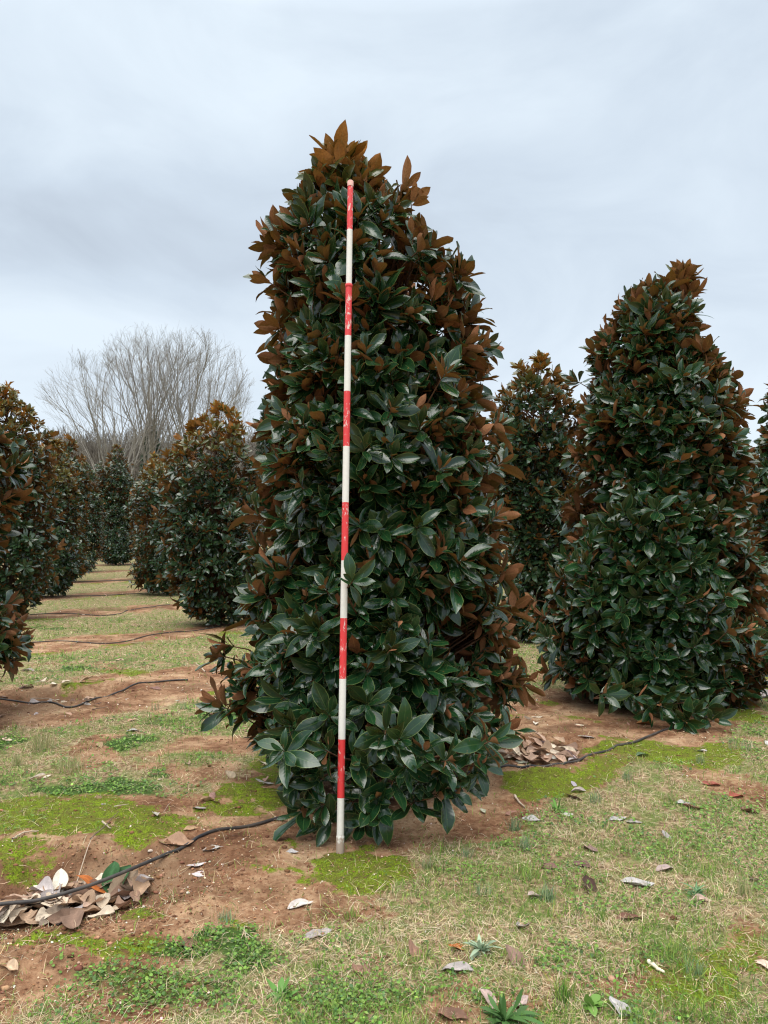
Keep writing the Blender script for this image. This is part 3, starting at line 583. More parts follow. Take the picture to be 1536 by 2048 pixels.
# pines: whorled boughs with needle tufts
M_pine = simple('pine_needles', (.028, .055, .035), (.06, .095, .055), 2, .8)
def pine(px, D, H, hw, seed, label):
    g = np.random.default_rng(seed); X = (px - HX) / F * D; root = empty('pine_tree', (X, D, float(height(X, D))), label, 'tree', 'pines in the far wood')
    obj('trunk', tube_mesh('trunk', [([[0, 0, -.3], [0, 0, H * .5], [0, 0, H * .98]], [.18, .12, .02])], [M_grey], 7), root)
    nn = 5200; z = H * (.25 + .75 * g.random(nn) ** .8); lay = np.round(z / .55) * .55; z = .6 * lay + .4 * z; r = hw * (1.03 - z / H) ** .75 * np.sqrt(g.random(nn)); an = np.round(g.uniform(0, 9, nn)) * .7 + lay * 3 + g.normal(0, .16, nn)
    P = np.stack([r * np.cos(an), r * np.sin(an), z + .14 * r + g.normal(0, .08, nn)], 1); d = unit(np.stack([np.cos(an), np.sin(an), np.full(nn, .5)], 1) + g.normal(0, .5, (nn, 3))); s = unit(np.cross(d, g.normal(0, 1, (nn, 3))))
    L = g.uniform(.2, .42, nn)[:, None]; V = np.stack([P - s * .05, P + s * .05, P + d * L], 1).reshape(-1, 3)
    obj('crown', fast_mesh('crown', V, tris=np.arange(nn * 3).reshape(-1, 3), mats=[M_pine], smooth=False), root)
pine(303, 76, 11.6, 2.0, 51, 'dark pine seen through the tallest leafless tree'); pine(533, 74, 13.6, 1.8, 52, 'dark pine top just left of the pole tree'); pine(212, 92, 9.5, 2.2, 53, 'low pine in the wood behind the wide leafless tree')
pine(350, 90, 10.5, 2.0, 54, 'small pine in the wood right of the thick pale trunk')
# the far wood reads as one brown-grey mass of trunks and twigs
gw = np.random.default_rng(77); protos = [bare(np.random.default_rng(600 + k), 10, 3.2, 3, .11, 8, .022, counts=(5, 5, 4), low=.1) for k in range(5)]
Vs, Qs, off = [], [], 0; pm = []
for s in protos:
    me = tube_mesh('tmp', [(a, r) for a, r, l in s], [], 3); v = np.zeros(len(me.vertices) * 3, np.float32); me.vertices.foreach_get('co', v)
    q = np.zeros(len(me.polygons) * 4, np.int32); me.polygons.foreach_get('vertices', q) if False else me.loops.foreach_get('vertex_index', q); pm.append((v.reshape(-1, 3).copy(), q.reshape(-1, 4).copy())); bpy.data.meshes.remove(me)
for k in range(210):
    u = gw.random(); D = gw.uniform(80, 125); px = -80 + u * 1700 if k > 130 else gw.uniform(-60, 640)
    H = (12.6 if px < 560 else 7) * gw.uniform(.75, 1.1) * D / 95; X = (px - HX) / F * D; v, q = pm[gw.integers(5)]; sc = H / 10; a = gw.uniform(0, 6.28)
    c, s = math.cos(a), math.sin(a); w_ = np.stack([v[:, 0] * c - v[:, 1] * s, v[:, 0] * s + v[:, 1] * c, v[:, 2]], 1) * sc + np.array([X, D, float(height(X, D))])
    Vs.append(w_); Qs.append(q + off); off += len(v)
nb = 150000; D = gw.uniform(78, 120, nb); px = np.where(gw.random(nb) < .62, gw.uniform(-100, 640, nb), gw.uniform(500, 1640, nb)); X = (px - HX) / F * D
hh = np.where(px < 560, 10.4, 5.2) * (.45 + .75 * fbm(X * .25, D * .1, 7, 3)) ; z = height(X, D) + hh * gw.random(nb) ** .9
P = np.stack([X, D, z], 1); d = unit(np.stack([gw.normal(0, .5, nb), gw.normal(0, .5, nb), gw.uniform(.3, 1.2, nb)], 1)); s = unit(np.cross(d, gw.normal(0, 1, (nb, 3)))) * gw.uniform(.012, .035, nb)[:, None]
Lb = gw.uniform(.6, 1.7, nb)[:, None]; Vb = np.stack([P - s, P + s, P + d * Lb + s * .3, P + d * Lb - s * .3], 1).reshape(-1, 3); Qb = np.arange(nb * 4).reshape(-1, 4) + off
Vs.append(Vb); Qs.append(Qb)
tag(obj('far_woodland', fast_mesh('far_woodland', np.concatenate(Vs), np.concatenate(Qs), mats=[M_wood])), 'brown-grey leafless wood along the far side of the field', 'woodland', kind='stuff')

# ------------------------------------------------------------------ grass, straw, moss, clover, crumbs
def scatter(n, d0, d1, seed, pw=1.0, margin=.6):
    g = np.random.default_rng(seed); D = d0 * (d1 / d0) ** g.random(n) if pw == 1 else (d0 ** (1 - pw) + g.random(n) * (d1 ** (1 - pw) - d0 ** (1 - pw))) ** (1 / (1 - pw))
    X = (g.random(n) * 2 - 1) * (.5 * D + margin); return X, D, g
def blades(name, X, Y, g, L, W, elev, cols, label, cat, mat, z=None, curve=.35):
    n = len(X); Z = height(X, Y) if z is None else z; az = g.uniform(0, 6.28, n); el = elev
    d = np.stack([np.cos(az) * np.cos(el), np.sin(az) * np.cos(el), np.sin(el)], 1); s = np.stack([-np.sin(az), np.cos(az), np.zeros(n)], 1); s = unit(s + g.normal(0, .35, (n, 3)))
    P = np.stack([X, Y, Z - .002], 1); side = g.normal(0, curve, (n, 1)) * s; dn = np.array([0, 0, -1.0]) * (curve * .5 * np.cos(el))[:, None]
    m = P + d * (L * .55)[:, None]; t = P + d * L[:, None] + (side + dn) * (L * .5)[:, None]; wv = s * W[:, None] * .5
    t[:, 2] = np.maximum(t[:, 2], Z + .002)
    V = np.stack([P - wv, P + wv, m + wv * .8, m - wv * .8, t], 1).reshape(-1, 3); b = np.arange(n)[:, None] * 5
    A = np.repeat(np.concatenate([cols, np.ones((n, 1))], 1), 5, 0)
    return fast_mesh(name, V, b + np.array([[0, 1, 2, 3]]), b + np.array([[3, 2, 4]]), attrs={'col': A}, mats=[mat], smooth=False)
def pal(g, n, cs, wts, jit=.18):
    i = g.choice(len(cs), n, p=np.array(wts) / sum(wts)); c = np.array(cs)[i]; return np.clip(c * np.exp(g.normal(0, jit, (n, 1))) * (1 + g.normal(0, .06, (n, 3))), 0, 1)
GREEN = [(.13, .25, .04), (.21, .34, .06), (.09, .18, .05), (.30, .38, .09)]; TAN = [(.56, .44, .28), (.44, .33, .20), (.66, .55, .38), (.32, .21, .13)]
def grassy(n, d0, d1, seed, kind, pw=1.6):
    X, D, g = scatter(n, d0, d1, seed, pw); m, c, l, gr = zones(X, D); patch = sst(.42, .58, fbm(X * 2.3, D * 2.3, 131, 3)); cl = .35 + .65 * sst(.3, .6, fbm(X * 9, D * 9, 141, 2))
    p = (gr * (.32 + .68 * patch if kind == 'green' else 1.0 - .72 * patch) * cl + (.04 if kind == 'green' else .05)) * (1 - .7 * c)
    k = g.random(n) < p; X, D = X[k], D[k]; n = len(X); sc = np.clip(D / 5, 1, 2.6)
    if kind == 'green':
        tf = sst(.5, .75, fbm(X * 5, D * 5, 161, 3)); L = g.uniform(.018, .046, n) * (1 + 1.0 * tf) * sc ** .35; W = g.uniform(.0018, .0038, n) * sc; el = np.radians(g.uniform(12, 80, n)); col = pal(g, n, GREEN + TAN[:1], (5, 5, 3, 4, 1))
    else:
        L = g.uniform(.025, .095, n) * sc ** .35; W = g.uniform(.0013, .0030, n) * sc; el = np.radians(np.abs(g.normal(6, 19, n))); col = pal(g, n, TAN, (4, 2, 5, 1.5)) * 1.1
    return X, D, g, L, W, el, col
args = grassy(330000, 2.35, 60, 201, 'green'); tag(obj('grass', blades('grass', *args, 'g', 'g', M_blade)), 'short green winter grass between the tree rows', 'grass', kind='stuff')
args = grassy(250000, 2.35, 40, 202, 'straw'); tag(obj('dry_grass', blades('dry_grass', *args, 'g', 'g', M_blade, curve=.5)), 'pale dry grass thatch lying over the ground', 'grass', kind='stuff')
X, D, g = scatter(260000, 2.35, 13, 203, 1.7); m, c, l, gr = zones(X, D); k = g.random(len(X)) < m ** 1.5 * sst(.38, .66, fbm(X * 12, D * 12, 181, 4)) * .95; X, D = X[k], D[k]; n = len(X); sc = np.clip(D / 4, 1, 3)
tag(obj('moss', blades('moss', X, D, g, g.uniform(.004, .010, n) * sc ** .5, g.uniform(.0022, .0042, n) * sc, np.radians(g.uniform(25, 90, n)), pal(g, n, [(.16, .25, .010), (.24, .37, .016), (.11, .15, .012), (.19, .15, .03)], (4, 3, 3, 1.6), .25) * (.45 + .75 * sst(.35, .65, fbm(X * 5, D * 5, 231, 4)))[:, None], '', '', M_mossb)), 'yellow-green moss cushions on the clay', 'moss', kind='stuff')
# clover and small weeds: round leaflets on short stems
def leaflets(name, X, D, g, r, cols, hmax, mat):
    n = len(X); Z = height(X, D) + g.uniform(.004, hmax, n); nrm = unit(np.stack([g.normal(0, .45, n), g.normal(-.15, .45, n), np.ones(n)], 1)); a = unit(np.cross(nrm, g.normal(0, 1, (n, 3)))); b = np.cross(nrm, a); P = np.stack([X, D, Z], 1)
    V = []
    for (u, v_) in ((-.15, -1), (.75, -.45), (.8, .5), (0, .95), (-.8, .5), (-.75, -.45)): V.append(P + (a * u + b * v_) * r[:, None] + nrm * (abs(u) * .22 * r)[:, None])
    V = np.stack(V, 1).reshape(-1, 3); o = np.arange(n)[:, None] * 6; Qd = np.concatenate([o + np.array([[0, 1, 2, 3]]), o + np.array([[0, 3, 4, 5]])])
    return fast_mesh(name, V, Qd, attrs={'col': np.repeat(np.concatenate([cols, np.ones((n, 1))], 1), 6, 0)}, mats=[mat], smooth=False)
X, D, g = scatter(240000, 2.35, 16, 204, 1.7); m, c, l, gr = zones(X, D); k = g.random(len(X)) < np.clip(c * .8 * (.35 + .65 * sst(.35, .6, fbm(X * 12, D * 12, 171, 3))) + .42 * gr * sst(.50, .66, fbm(X * 4, D * 4, 151, 4)), 0, 1); X, D = X[k], D[k]; n = len(X)
tag(obj('clover', leaflets('clover', X, D, g, g.uniform(.0035, .0085, n) * np.clip(D / 4, 1, 2.2), pal(g, n, [(.11, .21, .03), (.16, .28, .05), (.22, .35, .07), (.09, .17, .05)], (4, 4, 2, 3)), .026, M_clov)), 'bright green clover and chickweed mats', 'ground cover', kind='stuff')
# crumbs of clay, grit and shredded leaf
X, D, g = scatter(60000, 2.35, 22, 205, 1.6); m, c, l, gr = zones(X, D); k = g.random(len(X)) < np.clip(.30 * (1 - gr) + .6 * l + .06, 0, 1); X, D = X[k], D[k]; n = len(X)
tag(obj('soil_crumbs', leaflets('soil_crumbs', X, D, g, g.uniform(.0018, .006, n) * np.clip(D / 5, 1, 2), pal(g, n, [(.22, .11, .06), (.14, .065, .035), (.45, .30, .2), (.62, .55, .45), (.33, .17, .09)], (4, 4, 2, 1, 3)), .007, attr_mat('crumbs', .9, .1, 0))), 'clay crumbs and leaf shreds strewn over the soil', 'soil debris', kind='stuff')

X, D, g = scatter(30000, 2.4, 12, 207, 1.7); m, c, l, gr = zones(X, D); pr = .22 * (1 - gr) * (1 - .7 * m)
for (cx, cy, rx, ry, d_) in PITS: pr = np.maximum(pr, .9 * np.exp(-((np.hypot((X - cx) / rx, (D - cy) / ry) - 1.05) / .38) ** 2))
k = g.random(len(X)) < pr; X, D = X[k], D[k]; n = len(X); gr_ = (1 + 5 ** .5) / 2
ico = unit(np.array([(-1, gr_, 0), (1, gr_, 0), (-1, -gr_, 0), (1, -gr_, 0), (0, -1, gr_), (0, 1, gr_), (0, -1, -gr_), (0, 1, -gr_), (gr_, 0, -1), (gr_, 0, 1), (-gr_, 0, -1), (-gr_, 0, 1)], float))
icf = np.array([(0, 11, 5), (0, 5, 1), (0, 1, 7), (0, 7, 10), (0, 10, 11), (1, 5, 9), (5, 11, 4), (11, 10, 2), (10, 7, 6), (7, 1, 8), (3, 9, 4), (3, 4, 2), (3, 2, 6), (3, 6, 8), (3, 8, 9), (4, 9, 5), (2, 4, 11), (6, 2, 10), (8, 6, 7), (9, 8, 1)])
rr = g.uniform(.002, .0055, n) * (1 + 2.2 * g.random(n) ** 6); V = ico[None] * (rr[:, None] * g.uniform(.6, 1.3, (n, 12)))[..., None] * np.array([1.2, 1, .7]) + np.stack([X, D, height(X, D) + rr * .25], 1)[:, None]
A = np.repeat(np.concatenate([pal(g, n, [(.24, .12, .065), (.15, .072, .04), (.34, .20, .12), (.55, .48, .40)], (4, 4, 2, .35)), np.ones((n, 1))], 1), 12, 0)
tag(obj('clods', fast_mesh('clods', V.reshape(-1, 3), tris=(icf[None] + (np.arange(n) * 12)[:, None, None]).reshape(-1, 3), attrs={'col': A}, mats=[bpy.data.materials['crumbs']], smooth=True)), 'small red clay clods and grit round the dug pits', 'soil clods', kind='stuff')
# ------------------------------------------------------------------ fallen leaves
def dead_mesh(seed, col, curl):
    g = np.random.default_rng(seed); V, UV, Qd = leaf_template(0, 11, 7, seed, 0, .235)
    V = V.copy(); V[:, 1] -= .5; u = V[:, 0]; t = V[:, 1]
    V[:, 0] += .05 * np.sin(t * g.uniform(3, 7) + g.uniform(0, 6)); V[:, 0] *= 1 + .09 * np.sin(t * g.uniform(4, 14) + g.uniform(0, 6))
    V[:, 2] = V[:, 2] * .6 + .7 * curl * np.abs(u * math.cos(g.uniform(-.5, .5)) + t * g.uniform(-.4, .4)) * g.choice([0, .4, .9]) + curl * (u * u * 4.5 * g.uniform(.3, 1.2) + t * t * g.uniform(-.5, .9) + .5 * u * t * g.uniform(-1, 1)) + .02 * np.sin(t * 11 + g.uniform(0, 6)) * curl * 2 + curl * g.normal(0, .012, len(V))
    cc = np.array(col) * np.ones((len(V), 1)); cc = cc * (1 + .12 * g.normal(0, 1, (len(V), 1))); rib = np.abs(UV[:, 0]) < .1; cc[rib] *= 1.25
    A = np.concatenate([np.clip(cc, 0, 1), np.ones((len(V), 1))], 1)
    V[:, 2] -= np.percentile(V[:, 2], 12)
    return fast_mesh('fallen_leaf', V, Qd, attrs={'col': A}, mats=[M_dead])
def fallen(px, py, L, rot, col, label, curl=.5, tilt=(0, 0), lift=.004, grp='dead magnolia leaves in the grass', seed=None, xyz=None):
    seed = int(px * 7 + py * 13) if seed is None else seed
    X, D, z = gz(px, py) if xyz is None else xyz
    L = L * (.84 if grp.endswith('grass') else 1); me = dead_mesh(seed, col, curl); o = obj('fallen_leaf', me); o.location = (X, D, z + lift); o.scale = (L, L, L); o.rotation_euler = (R(tilt[0]), R(tilt[1]), R(rot))
    return tag(o, label, 'fallen leaf', grp)
GREY, PALE, BRN, RST, TANC, DKB, WHT = (.38, .34, .33), (.55, .45, .34), (.20, .11, .075), (.42, .13, .03), (.44, .29, .17), (.09, .05, .04), (.46, .44, .43)
for a in ((1243, 2028, .15, 20, WHT, 'large grey-white leaf lying at the bottom edge, right of centre', .3, (25, 10)), (914, 1942, .16, 80, GREY, 'grey leaf lying level left of the big brown curled leaf', .4), (1030, 1925, .17, 10, (.28, .18, .14), 'big brown curled leaf right of the silvery weed', .7, (30, 0)),
          (918, 1898, .12, 100, RST, 'bright rust leaf beside the silvery weed', .3, (20, 0)), (828, 1910, .13, 15, (.30, .17, .12), 'upright brown leaf left of the bright rust one', .8, (40, 0)), (722, 1952, .13, 60, (.30, .17, .12), 'folded brown leaf in the clover at bottom centre', .8, (20, 20)),
          (635, 1872, .15, 110, GREY, 'pale grey leaf on the edge of bare clay', .4), (600, 1812, .15, 120, (.60, .54, .50), 'speckled grey leaf on the bare clay patch', .3), (985, 2008, .15, 50, (.48, .36, .32), 'pinkish leaf among strap-leaved weeds at the bottom', .4, (25, 0)), (1040, 2012, .12, 130, (.42, .32, .30), 'small mauve leaf right of the strap-leaved weed', .5),
          (905, 2036, .14, 70, BRN, 'dark brown leaf cut by the bottom edge', .5), (1275, 1770, .19, 75, WHT, 'long pale blue-grey leaf in the right-hand grass', .25), (1180, 1780, .17, 15, DKB, 'dark curled leaf left of the long pale one', .8, (20, 0)), (1258, 1838, .15, 95, (.16, .075, .05), 'dark reddish leaf below the long pale one', .6),
          (1073, 1795, .13, 120, (.46, .36, .33), 'mauve-grey leaf standing in grass right of centre', .5, (20, 0)), (1100, 1737, .13, 80, (.22, .12, .10), 'brown leaf above the mauve-grey one', .5), (1165, 1733, .12, 60, (.17, .10, .085), 'brown leaf just right of the pair-mate at mid grass', .5), (1182, 1700, .12, 30, (.26, .17, .15), 'greyish brown leaf by a green tuft', .5),
          (1330, 1740, .13, 110, (.45, .35, .33), 'pinkish grey leaf above the long pale leaf, to its right', .4), (1388, 1617, .20, 95, (.25, .12, .09), 'large rounded brown leaf in the upper right grass', .35, (12, 0)), (1368, 1608, .12, 80, WHT, 'white leaf tucked behind the large rounded brown one', .3), (1424, 1570, .15, 85, (.32, .10, .07), 'red-brown leaf in the upper right grass', .5),
          (1473, 1594, .13, 100, (.32, .09, .06), 'small red leaf right of the large rounded brown one', .6), (1500, 1624, .14, 60, BRN, 'brown leaf near the right edge', .5), (1235, 1640, .14, 100, WHT, 'small white leaf in mid grass', .3), (1268, 1646, .12, 80, GREY, 'grey leaf right of the small white one', .3), (1065, 1641, .15, 80, WHT, 'white leaf on the edge of the clay, right of the pole tree', .3),
          (1333, 1675, .10, 10, GREY, 'small upright grey leaf in the right-hand grass', .5, (40, 0)), (1401, 1804, .12, 90, (.55, .40, .33), 'small half-red leaf beside the blue-green weed', .5), (1510, 1763, .13, 150, (.50, .40, .37), 'pink-grey leaf near the right edge beside a dry tuft', .5, (30, 0)), (1532, 1935, .12, 30, (.70, .52, .42), 'pink-beige leaf cut by the right edge', .3),
          (1044, 1853, .13, 150, GREY, 'grey leaf in the grass above the big brown curled leaf', .5, (20, 0)), (1156, 1584, .13, 90, (.42, .36, .33), 'grey-brown leaf on the mossy edge', .5), (1285, 1512, .13, 100, (.10, .16, .08), 'green fallen leaf on the moss below the black hose', .4), (1404, 1502, .10, 90, WHT, 'small white leaf on moss left of a thin tuft', .4),
          (460, 1556, .14, 60, (.72, .58, .42), 'pale tan leaf standing on the mossy ridges', .4, (45, 0)), (415, 1602, .11, 100, TANC, 'tan leaf lower left on the mossy ridges', .8), (398, 1624, .11, 80, GREY, 'small grey leaf at the foot of the mossy ridges', .4), (425, 1700, .14, 115, WHT, 'long white leaf beside the hose, left of the pole', .3),
          (393, 1732, .12, 110, (.62, .56, .56), 'upper of two lilac-grey leaves below the hose', .3), (398, 1752, .11, 60, (.62, .54, .54), 'lower of two lilac-grey leaves below the hose', .3), (585, 1706, .08, 95, WHT, 'tiny white leaf left of the pole foot', .3), (352, 1690, .24, 85, (.36, .22, .14), 'large crumpled brown leaf behind the hose', .45), (560, 1641, .10, 90, WHT, 'white leaf tucked where the hose meets the foliage', .3),
          (20, 1942, .13, 60, (.55, .40, .27), 'tan curled leaf at the lower left edge', .7), (380, 1893, .12, 100, BRN, 'dark brown leaf lying across the clover', .5), (380, 1660, .09, 100, TANC, 'small tan leaf beside the mossy ridge', .5), (1075, 1435, .16, 110, PALE, 'pale leaf right of the pole tree, above the pit', .3), (1290, 1448, .19, 90, (.36, .17, .06), 'orange-brown leaf under the right tree skirt', .3),
          (1115, 1350, .20, 100, GREY, 'grey leaf on the path between the two front trees', .3), (900, 1560, .14, 40, (.42, .20, .10), 'rusty leaf under the skirt of the pole tree', .4), (268, 1462, .16, 90, WHT, 'white leaf in the left grass beyond the clover', .4), (420, 1430, .18, 80, (.25, .13, .09), 'brown leaf left of the hanging skirt', .5), (55, 1342, .2, 90, GREY, 'grey leaf at the far-left grass edge', .4)):
    fallen(*a[:6], curl=a[6], tilt=a[7] if len(a) > 7 else (0, 0))
ORD = ('first', 'second', 'third', 'fourth', 'fifth', 'sixth', 'seventh', 'eighth', 'ninth', 'tenth', 'eleventh', 'twelfth', 'thirteenth', 'fourteenth', 'fifteenth', 'sixteenth')
CN = (('pinkish tan', (.50, .34, .25)), ('pale beige', (.68, .57, .44)), ('brown', (.27, .17, .12)), ('greyish', (.50, .45, .44)), ('mid tan', (.44, .30, .20)), ('cream', (.78, .70, .56)), ('dull grey-brown', (.35, .28, .22)))
def pile(rows, L, seed, where, grp, weights):
    g = np.random.default_rng(seed)
    for r_i, (py, x0, x1, n) in enumerate(rows):
        xs = np.linspace(x0, x1, n) + g.normal(0, 4, n)
        for i, px in enumerate(np.sort(xs)):
            cn, cc = CN[g.choice(len(CN), p=np.array(weights) / sum(weights))]; cc = tuple(np.clip(np.array(cc) * g.uniform(.85, 1.12), 0, 1))
            rn = 'back' if r_i == 0 else ('front' if r_i == len(rows) - 1 else ORD[r_i])
            lb = f'{cn} leaf, {ORD[i]} from left in the {rn} row {where}'
            fallen(px, py + g.normal(0, 2), L * g.uniform(.8, 1.2), g.uniform(0, 360), cc, lb, g.uniform(.25, .8), (g.normal(0, 11), g.normal(0, 11)), .012 + .034 * g.random(), grp, seed=int(seed * 1000 + r_i * 50 + i))
pile([(1752, 20, 215, 10), (1766, -5, 260, 13), (1780, -10, 290, 15), (1794, 0, 285, 15), (1808, -15, 270, 14), (1824, 0, 250, 13), (1840, 5, 200, 10), (1850, 0, 150, 7)], .15, 71, 'of front-left pit', 'dead leaves heaped in the front-left pit', (3, 2.5, 2.5, 1.6, 2.5, 1.2, 1.5))
pile([(1391, 70, 175, 6), (1400, 60, 180, 6)], .17, 72, 'of second left pit', 'dead leaves in the second left pit', (2, 3, 1, 1, 2, 2, 1))
pile([(1492, 1000, 1120, 8), (1503, 985, 1140, 11), (1514, 990, 1150, 12), (1524, 1000, 1145, 10)], .15, 73, 'of pit beside pole tree', 'dead leaves in the pit right of the pole tree', (4, 2, 1.5, 1, 3, 1, 1))
pile([(1380, 1478, 1545, 5)], .19, 74, 'at right edge beyond hose', 'pale leaves lying at the right edge', (2, 3, 0.5, 1, 2, 2, 1))
fallen(185, 1757, .19, 95, (.48, .145, .035), 'bright orange-brown leaf lying on top of the front-left leaf pit', .15, (35, 0), .07, 'dead leaves heaped in the front-left pit')
fallen(222, 1745, .17, 15, (.05, .14, .05), 'left of two fresh green leaves at the back of the front-left pit', .3, (55, 0), .07, 'dead leaves heaped in the front-left pit')
fallen(242, 1748, .17, -25, (.05, .13, .05), 'right of two fresh green leaves at the back of the front-left pit', .3, (50, 10), .06, 'dead leaves heaped in the front-left pit')
fallen(118, 1792, .17, 10, (.80, .74, .62), 'largest cream leaf, upright in the middle of the front-left pit', .3, (40, 0), .06, 'dead leaves heaped in the front-left pit')
fallen(245, 1795, .20, -20, (.30, .22, .15), 'biggest olive-brown leaf at the right end of the front-left pit', .5, (35, 15), .05, 'dead leaves heaped in the front-left pit')
# shredded small leaves farther off read as specks
X, D, g = scatter(1500, 4.5, 40, 206, 1.5); m, c, l, gr = zones(X, D); k = g.random(len(X)) < .10 + .75 * l; X, D = X[k], D[k]; n = len(X); az = g.uniform(0, 6.28, n)
d = unit(np.stack([np.cos(az), np.sin(az), g.normal(0, .2, n)], 1)); nn = unit(np.stack([g.normal(0, .3, n), g.normal(0, .3, n), np.ones(n)], 1))
V, Qd, A, U = place_leaves(np.stack([X, D, height(X, D) + .012], 1), d, nn, g.uniform(.07, .15, n), np.concatenate([pal(g, n, [c_[1] for c_ in CN], (2, 3, 2, 3, 2, 3, 1)), np.ones((n, 1))], 1), 1, 9)
tag(obj('leaf_litter', fast_mesh('leaf_litter', V, Qd, attrs={'col': A}, mats=[M_dead])), 'small weathered leaf litter strewn along the rows', 'leaf litter', kind='stuff')

# ------------------------------------------------------------------ tufts, weeds and sticks
def tuft(px, py, n, L, cs, label, spread=.03, cat='grass tuft', name='grass_tuft', grp='grass tufts standing above the turf', W=.003, el=(55, 88)):
    X, D, z = gz(px, py); g = np.random.default_rng(int(px + py)); r = spread * np.sqrt(g.random(n)); a = g.uniform(0, 6.28, n)
    me = blades(name, r * np.cos(a), r * np.sin(a), g, L * g.uniform(.5, 1.1, n), np.full(n, W) * g.uniform(.7, 1.2, n), np.radians(g.uniform(*el, n)), pal(g, n, cs, [1] * len(cs)), '', '', M_blade, z=np.zeros(n), curve=.3)
    o = obj(name, me); o.location = (X, D, z); tag(o, label, cat, grp)
BG = [(.16, .26, .14), (.22, .32, .17), (.30, .36, .2)]; DR = [(.50, .46, .26), (.40, .38, .19), (.28, .34, .13)]
for a in ((1028, 1660, 60, .10, BG, 'upright blue-green tuft at the edge of the clay'), (1050, 1700, 60, .10, BG, 'blue-green tuft below the clay edge one'), (1190, 1605, 50, .09, BG, 'blue-green tuft in the upper grass'), (1095, 1800, 60, .10, BG, 'blue-green tuft beside the mauve-grey leaf'), (1400, 1525, 40, .10, BG, 'thin tuft on moss near the small white leaf'),
          (968, 1790, 50, .07, BG, 'small tuft left of the mauve-grey leaf'), (935, 1712, 50, .07, BG, 'low tuft on bare clay right of the pole foot'), (855, 1735, 60, .06, BG + DR, 'spidery tuft right of the mossy pole foot'), (450, 1845, 50, .06, BG, 'wispy tuft on the bare clay, below the hose'), (1130, 2000, 90, .11, GREEN, 'bright green tuft at the bottom edge'),
          (1490, 1790, 70, .12, DR, 'dry yellow tuft by the right edge'), (1480, 1500, 70, .14, DR + BG, 'pale tuft at the right end of the moss'), (85, 1500, 160, .20, DR, 'tall dry grass clump in the left grass'), (145, 1540, 120, .15, DR, 'lower dry grass clump in front of the tall dry one'), (35, 1530, 70, .12, DR, 'small dry clump at the left edge'),
          (310, 1420, 25, .12, BG, 'thin tuft on the second strip of clay'), (368, 1418, 25, .12, BG, 'thin tuft left of the hanging skirt'), (700, 1835, 50, .06, GREEN, 'green tuft in front of the pole foot'), (400, 1895, 40, .07, GREEN, 'green seedling tuft at the top of the clover'), (1255, 1560, 50, .09, BG, 'tuft below the moss strip'), (1390, 1950, 60, .08, BG, 'tuft in the lower right moss'), (1200, 1840, 50, .07, GREEN, 'green tuft below the dark curled leaf'), (640, 1935, 50, .06, GREEN, 'green tuft at bottom left of centre'), (1340, 1600, 50, .07, DR, 'dry tuft left of the large rounded brown leaf')):
    tuft(*a, spread=.035 if a[3] < .13 else .09)
def rosette(px, py, n, L, wid, col, label, el=(15, 60), name='weed_plant', rib=None):
    X, D, z = gz(px, py); g = np.random.default_rng(int(px * 3 + py)); az = np.arange(n) * 2.4 + g.normal(0, .5, n); e = np.radians(np.linspace(el[1], el[0], n) + g.normal(0, 13, n))
    d = np.stack([np.cos(az) * np.cos(e), np.sin(az) * np.cos(e), np.sin(e)], 1); up = np.array([[0, 0, 1.0]]); nn = unit(up - (up * d).sum(1, keepdims=True) * d)
    s = np.cross(d, nn); Vs, Qs, As = [], [], []; off = 0
    for i in range(n):
        V, UV, Qd = leaf_template(0, 7, 3, int(px + i * 31), 2.4, wid); l = L * g.uniform(.45, 1.15)
        Vs.append((V[:, :1] * s[i] + V[:, 1:2] * d[i] + V[:, 2:] * nn[i]) * l + np.array([0, 0, .006])); V = V.copy(); Qs.append(Qd + off); off += len(V); c = np.array(col) * math.exp(g.normal(0, .14)); As.append(np.tile([*np.clip(c, 0, 1), 1], (len(V), 1)))
    o = obj(name, fast_mesh(name, np.concatenate(Vs), np.concatenate(Qs), attrs={'col': np.concatenate(As)}, mats=[M_clov])); o.location = (X, D, z); tag(o, label, 'weed')
rosette(962, 1905, 34, .075, .12, (.34, .44, .30), 'silvery green woolly weed right of the bright rust leaf', (5, 75))
rosette(1010, 2045, 40, .115, .085, (.07, .16, .04), 'dark green strap-leaved weed at the bottom edge')
rosette(1392, 1788, 40, .07, .08, (.11, .22, .10), 'blue-green ferny weed in the right-hand grass', (0, 40))
rosette(1115, 1622, 20, .07, .12, (.13, .28, .05), 'bright green rosette left of the small white leaf', (5, 40))
rosette(118, 1738, 44, .05, .16, (.16, .32, .06), 'bright green chickweed plant at the back of the front-left pit', (5, 80))
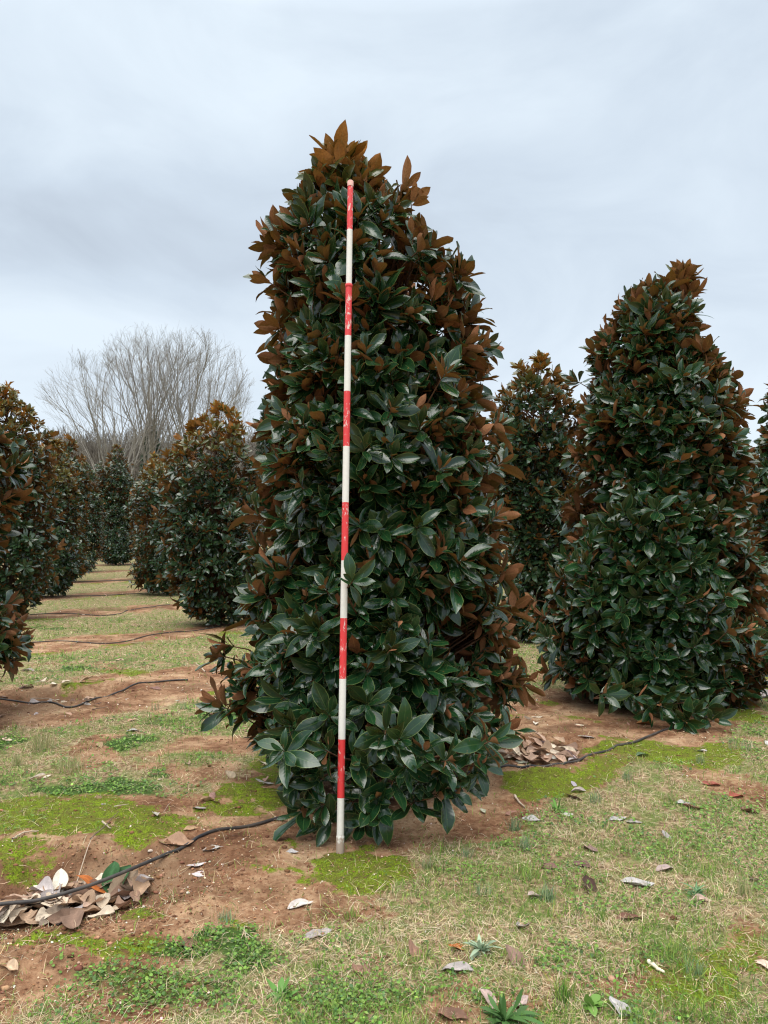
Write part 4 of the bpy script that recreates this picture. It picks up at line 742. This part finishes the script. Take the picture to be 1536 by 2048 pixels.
rosette(560, 1990, 18, .07, .2, (.13, .28, .06), 'pale green broad-leaved weed in the bottom clover', (5, 50))
rosette(1180, 2015, 18, .06, .25, (.16, .30, .06), 'lobed green weed left of the large grey-white leaf', (5, 50))
M_stick = simple('dry_stick', (.36, .28, .20), (.55, .46, .36), 40, .9); M_dkst = simple('dark_stick', (.12, .085, .06), (.22, .16, .12), 40, .9)
def stick(pts, r, mat, label, lift=.012):
    P = [];
    for px, py in pts: X, D, z = gz(px, py); P.append((X, D, z + lift))
    P = np.array(P); t = np.linspace(0, len(P) - 1, len(P) * 4); Q2 = np.stack([np.interp(t, range(len(P)), P[:, k]) for k in range(3)], 1); Q2 += rng.normal(0, .0015, Q2.shape)
    tag(obj('stick', tube_mesh('stick', [(Q2, np.linspace(r, r * .5, len(Q2)))], [mat], 6)), label, 'stick', 'sticks and twigs on the ground')
stick([(1297, 1928), (1315, 1942), (1330, 1950)], .009, simple('pale_stick', (.72, .66, .48), (.80, .74, .58), 30, .8), 'thick pale yellow stick in the lower right grass')
stick([(180, 1690), (205, 1668), (238, 1632)], .004, M_dkst, 'dark forked twig at the top right of the front-left pit', .03)
stick([(150, 1725), (178, 1700), (185, 1688)], .003, M_stick, 'thin pale twig above the bright orange-brown leaf', .03)
stick([(205, 1650), (222, 1664)], .006, M_stick, 'short broken white twig beside the dark forked one', .02)
stick([(25, 1682), (50, 1668), (78, 1666)], .006, M_stick, 'pale curled bark strip on the left moss bank')
stick([(228, 1617), (258, 1612)], .004, M_stick, 'thin twig on the left moss mound')
stick([(410, 1352), (400, 1340), (392, 1335)], .008, M_stick, 'pale root ends at the end of the second hose', .05)
stick([(425, 1355), (450, 1344), (470, 1338)], .008, M_stick, 'pale root stretching toward the hanging skirt', .05)
stick([(185, 1421), (215, 1416)], .006, M_dkst, 'dark twig in front of the second left pit')
stick([(60, 1388), (100, 1384), (135, 1392)], .005, M_stick, 'thin twig lying in the second left pit', .03)
stick([(1030, 1595), (1036, 1606), (1050, 1618)], .009, M_stick, 'whitish broken twig on the clay right of the pole tree')
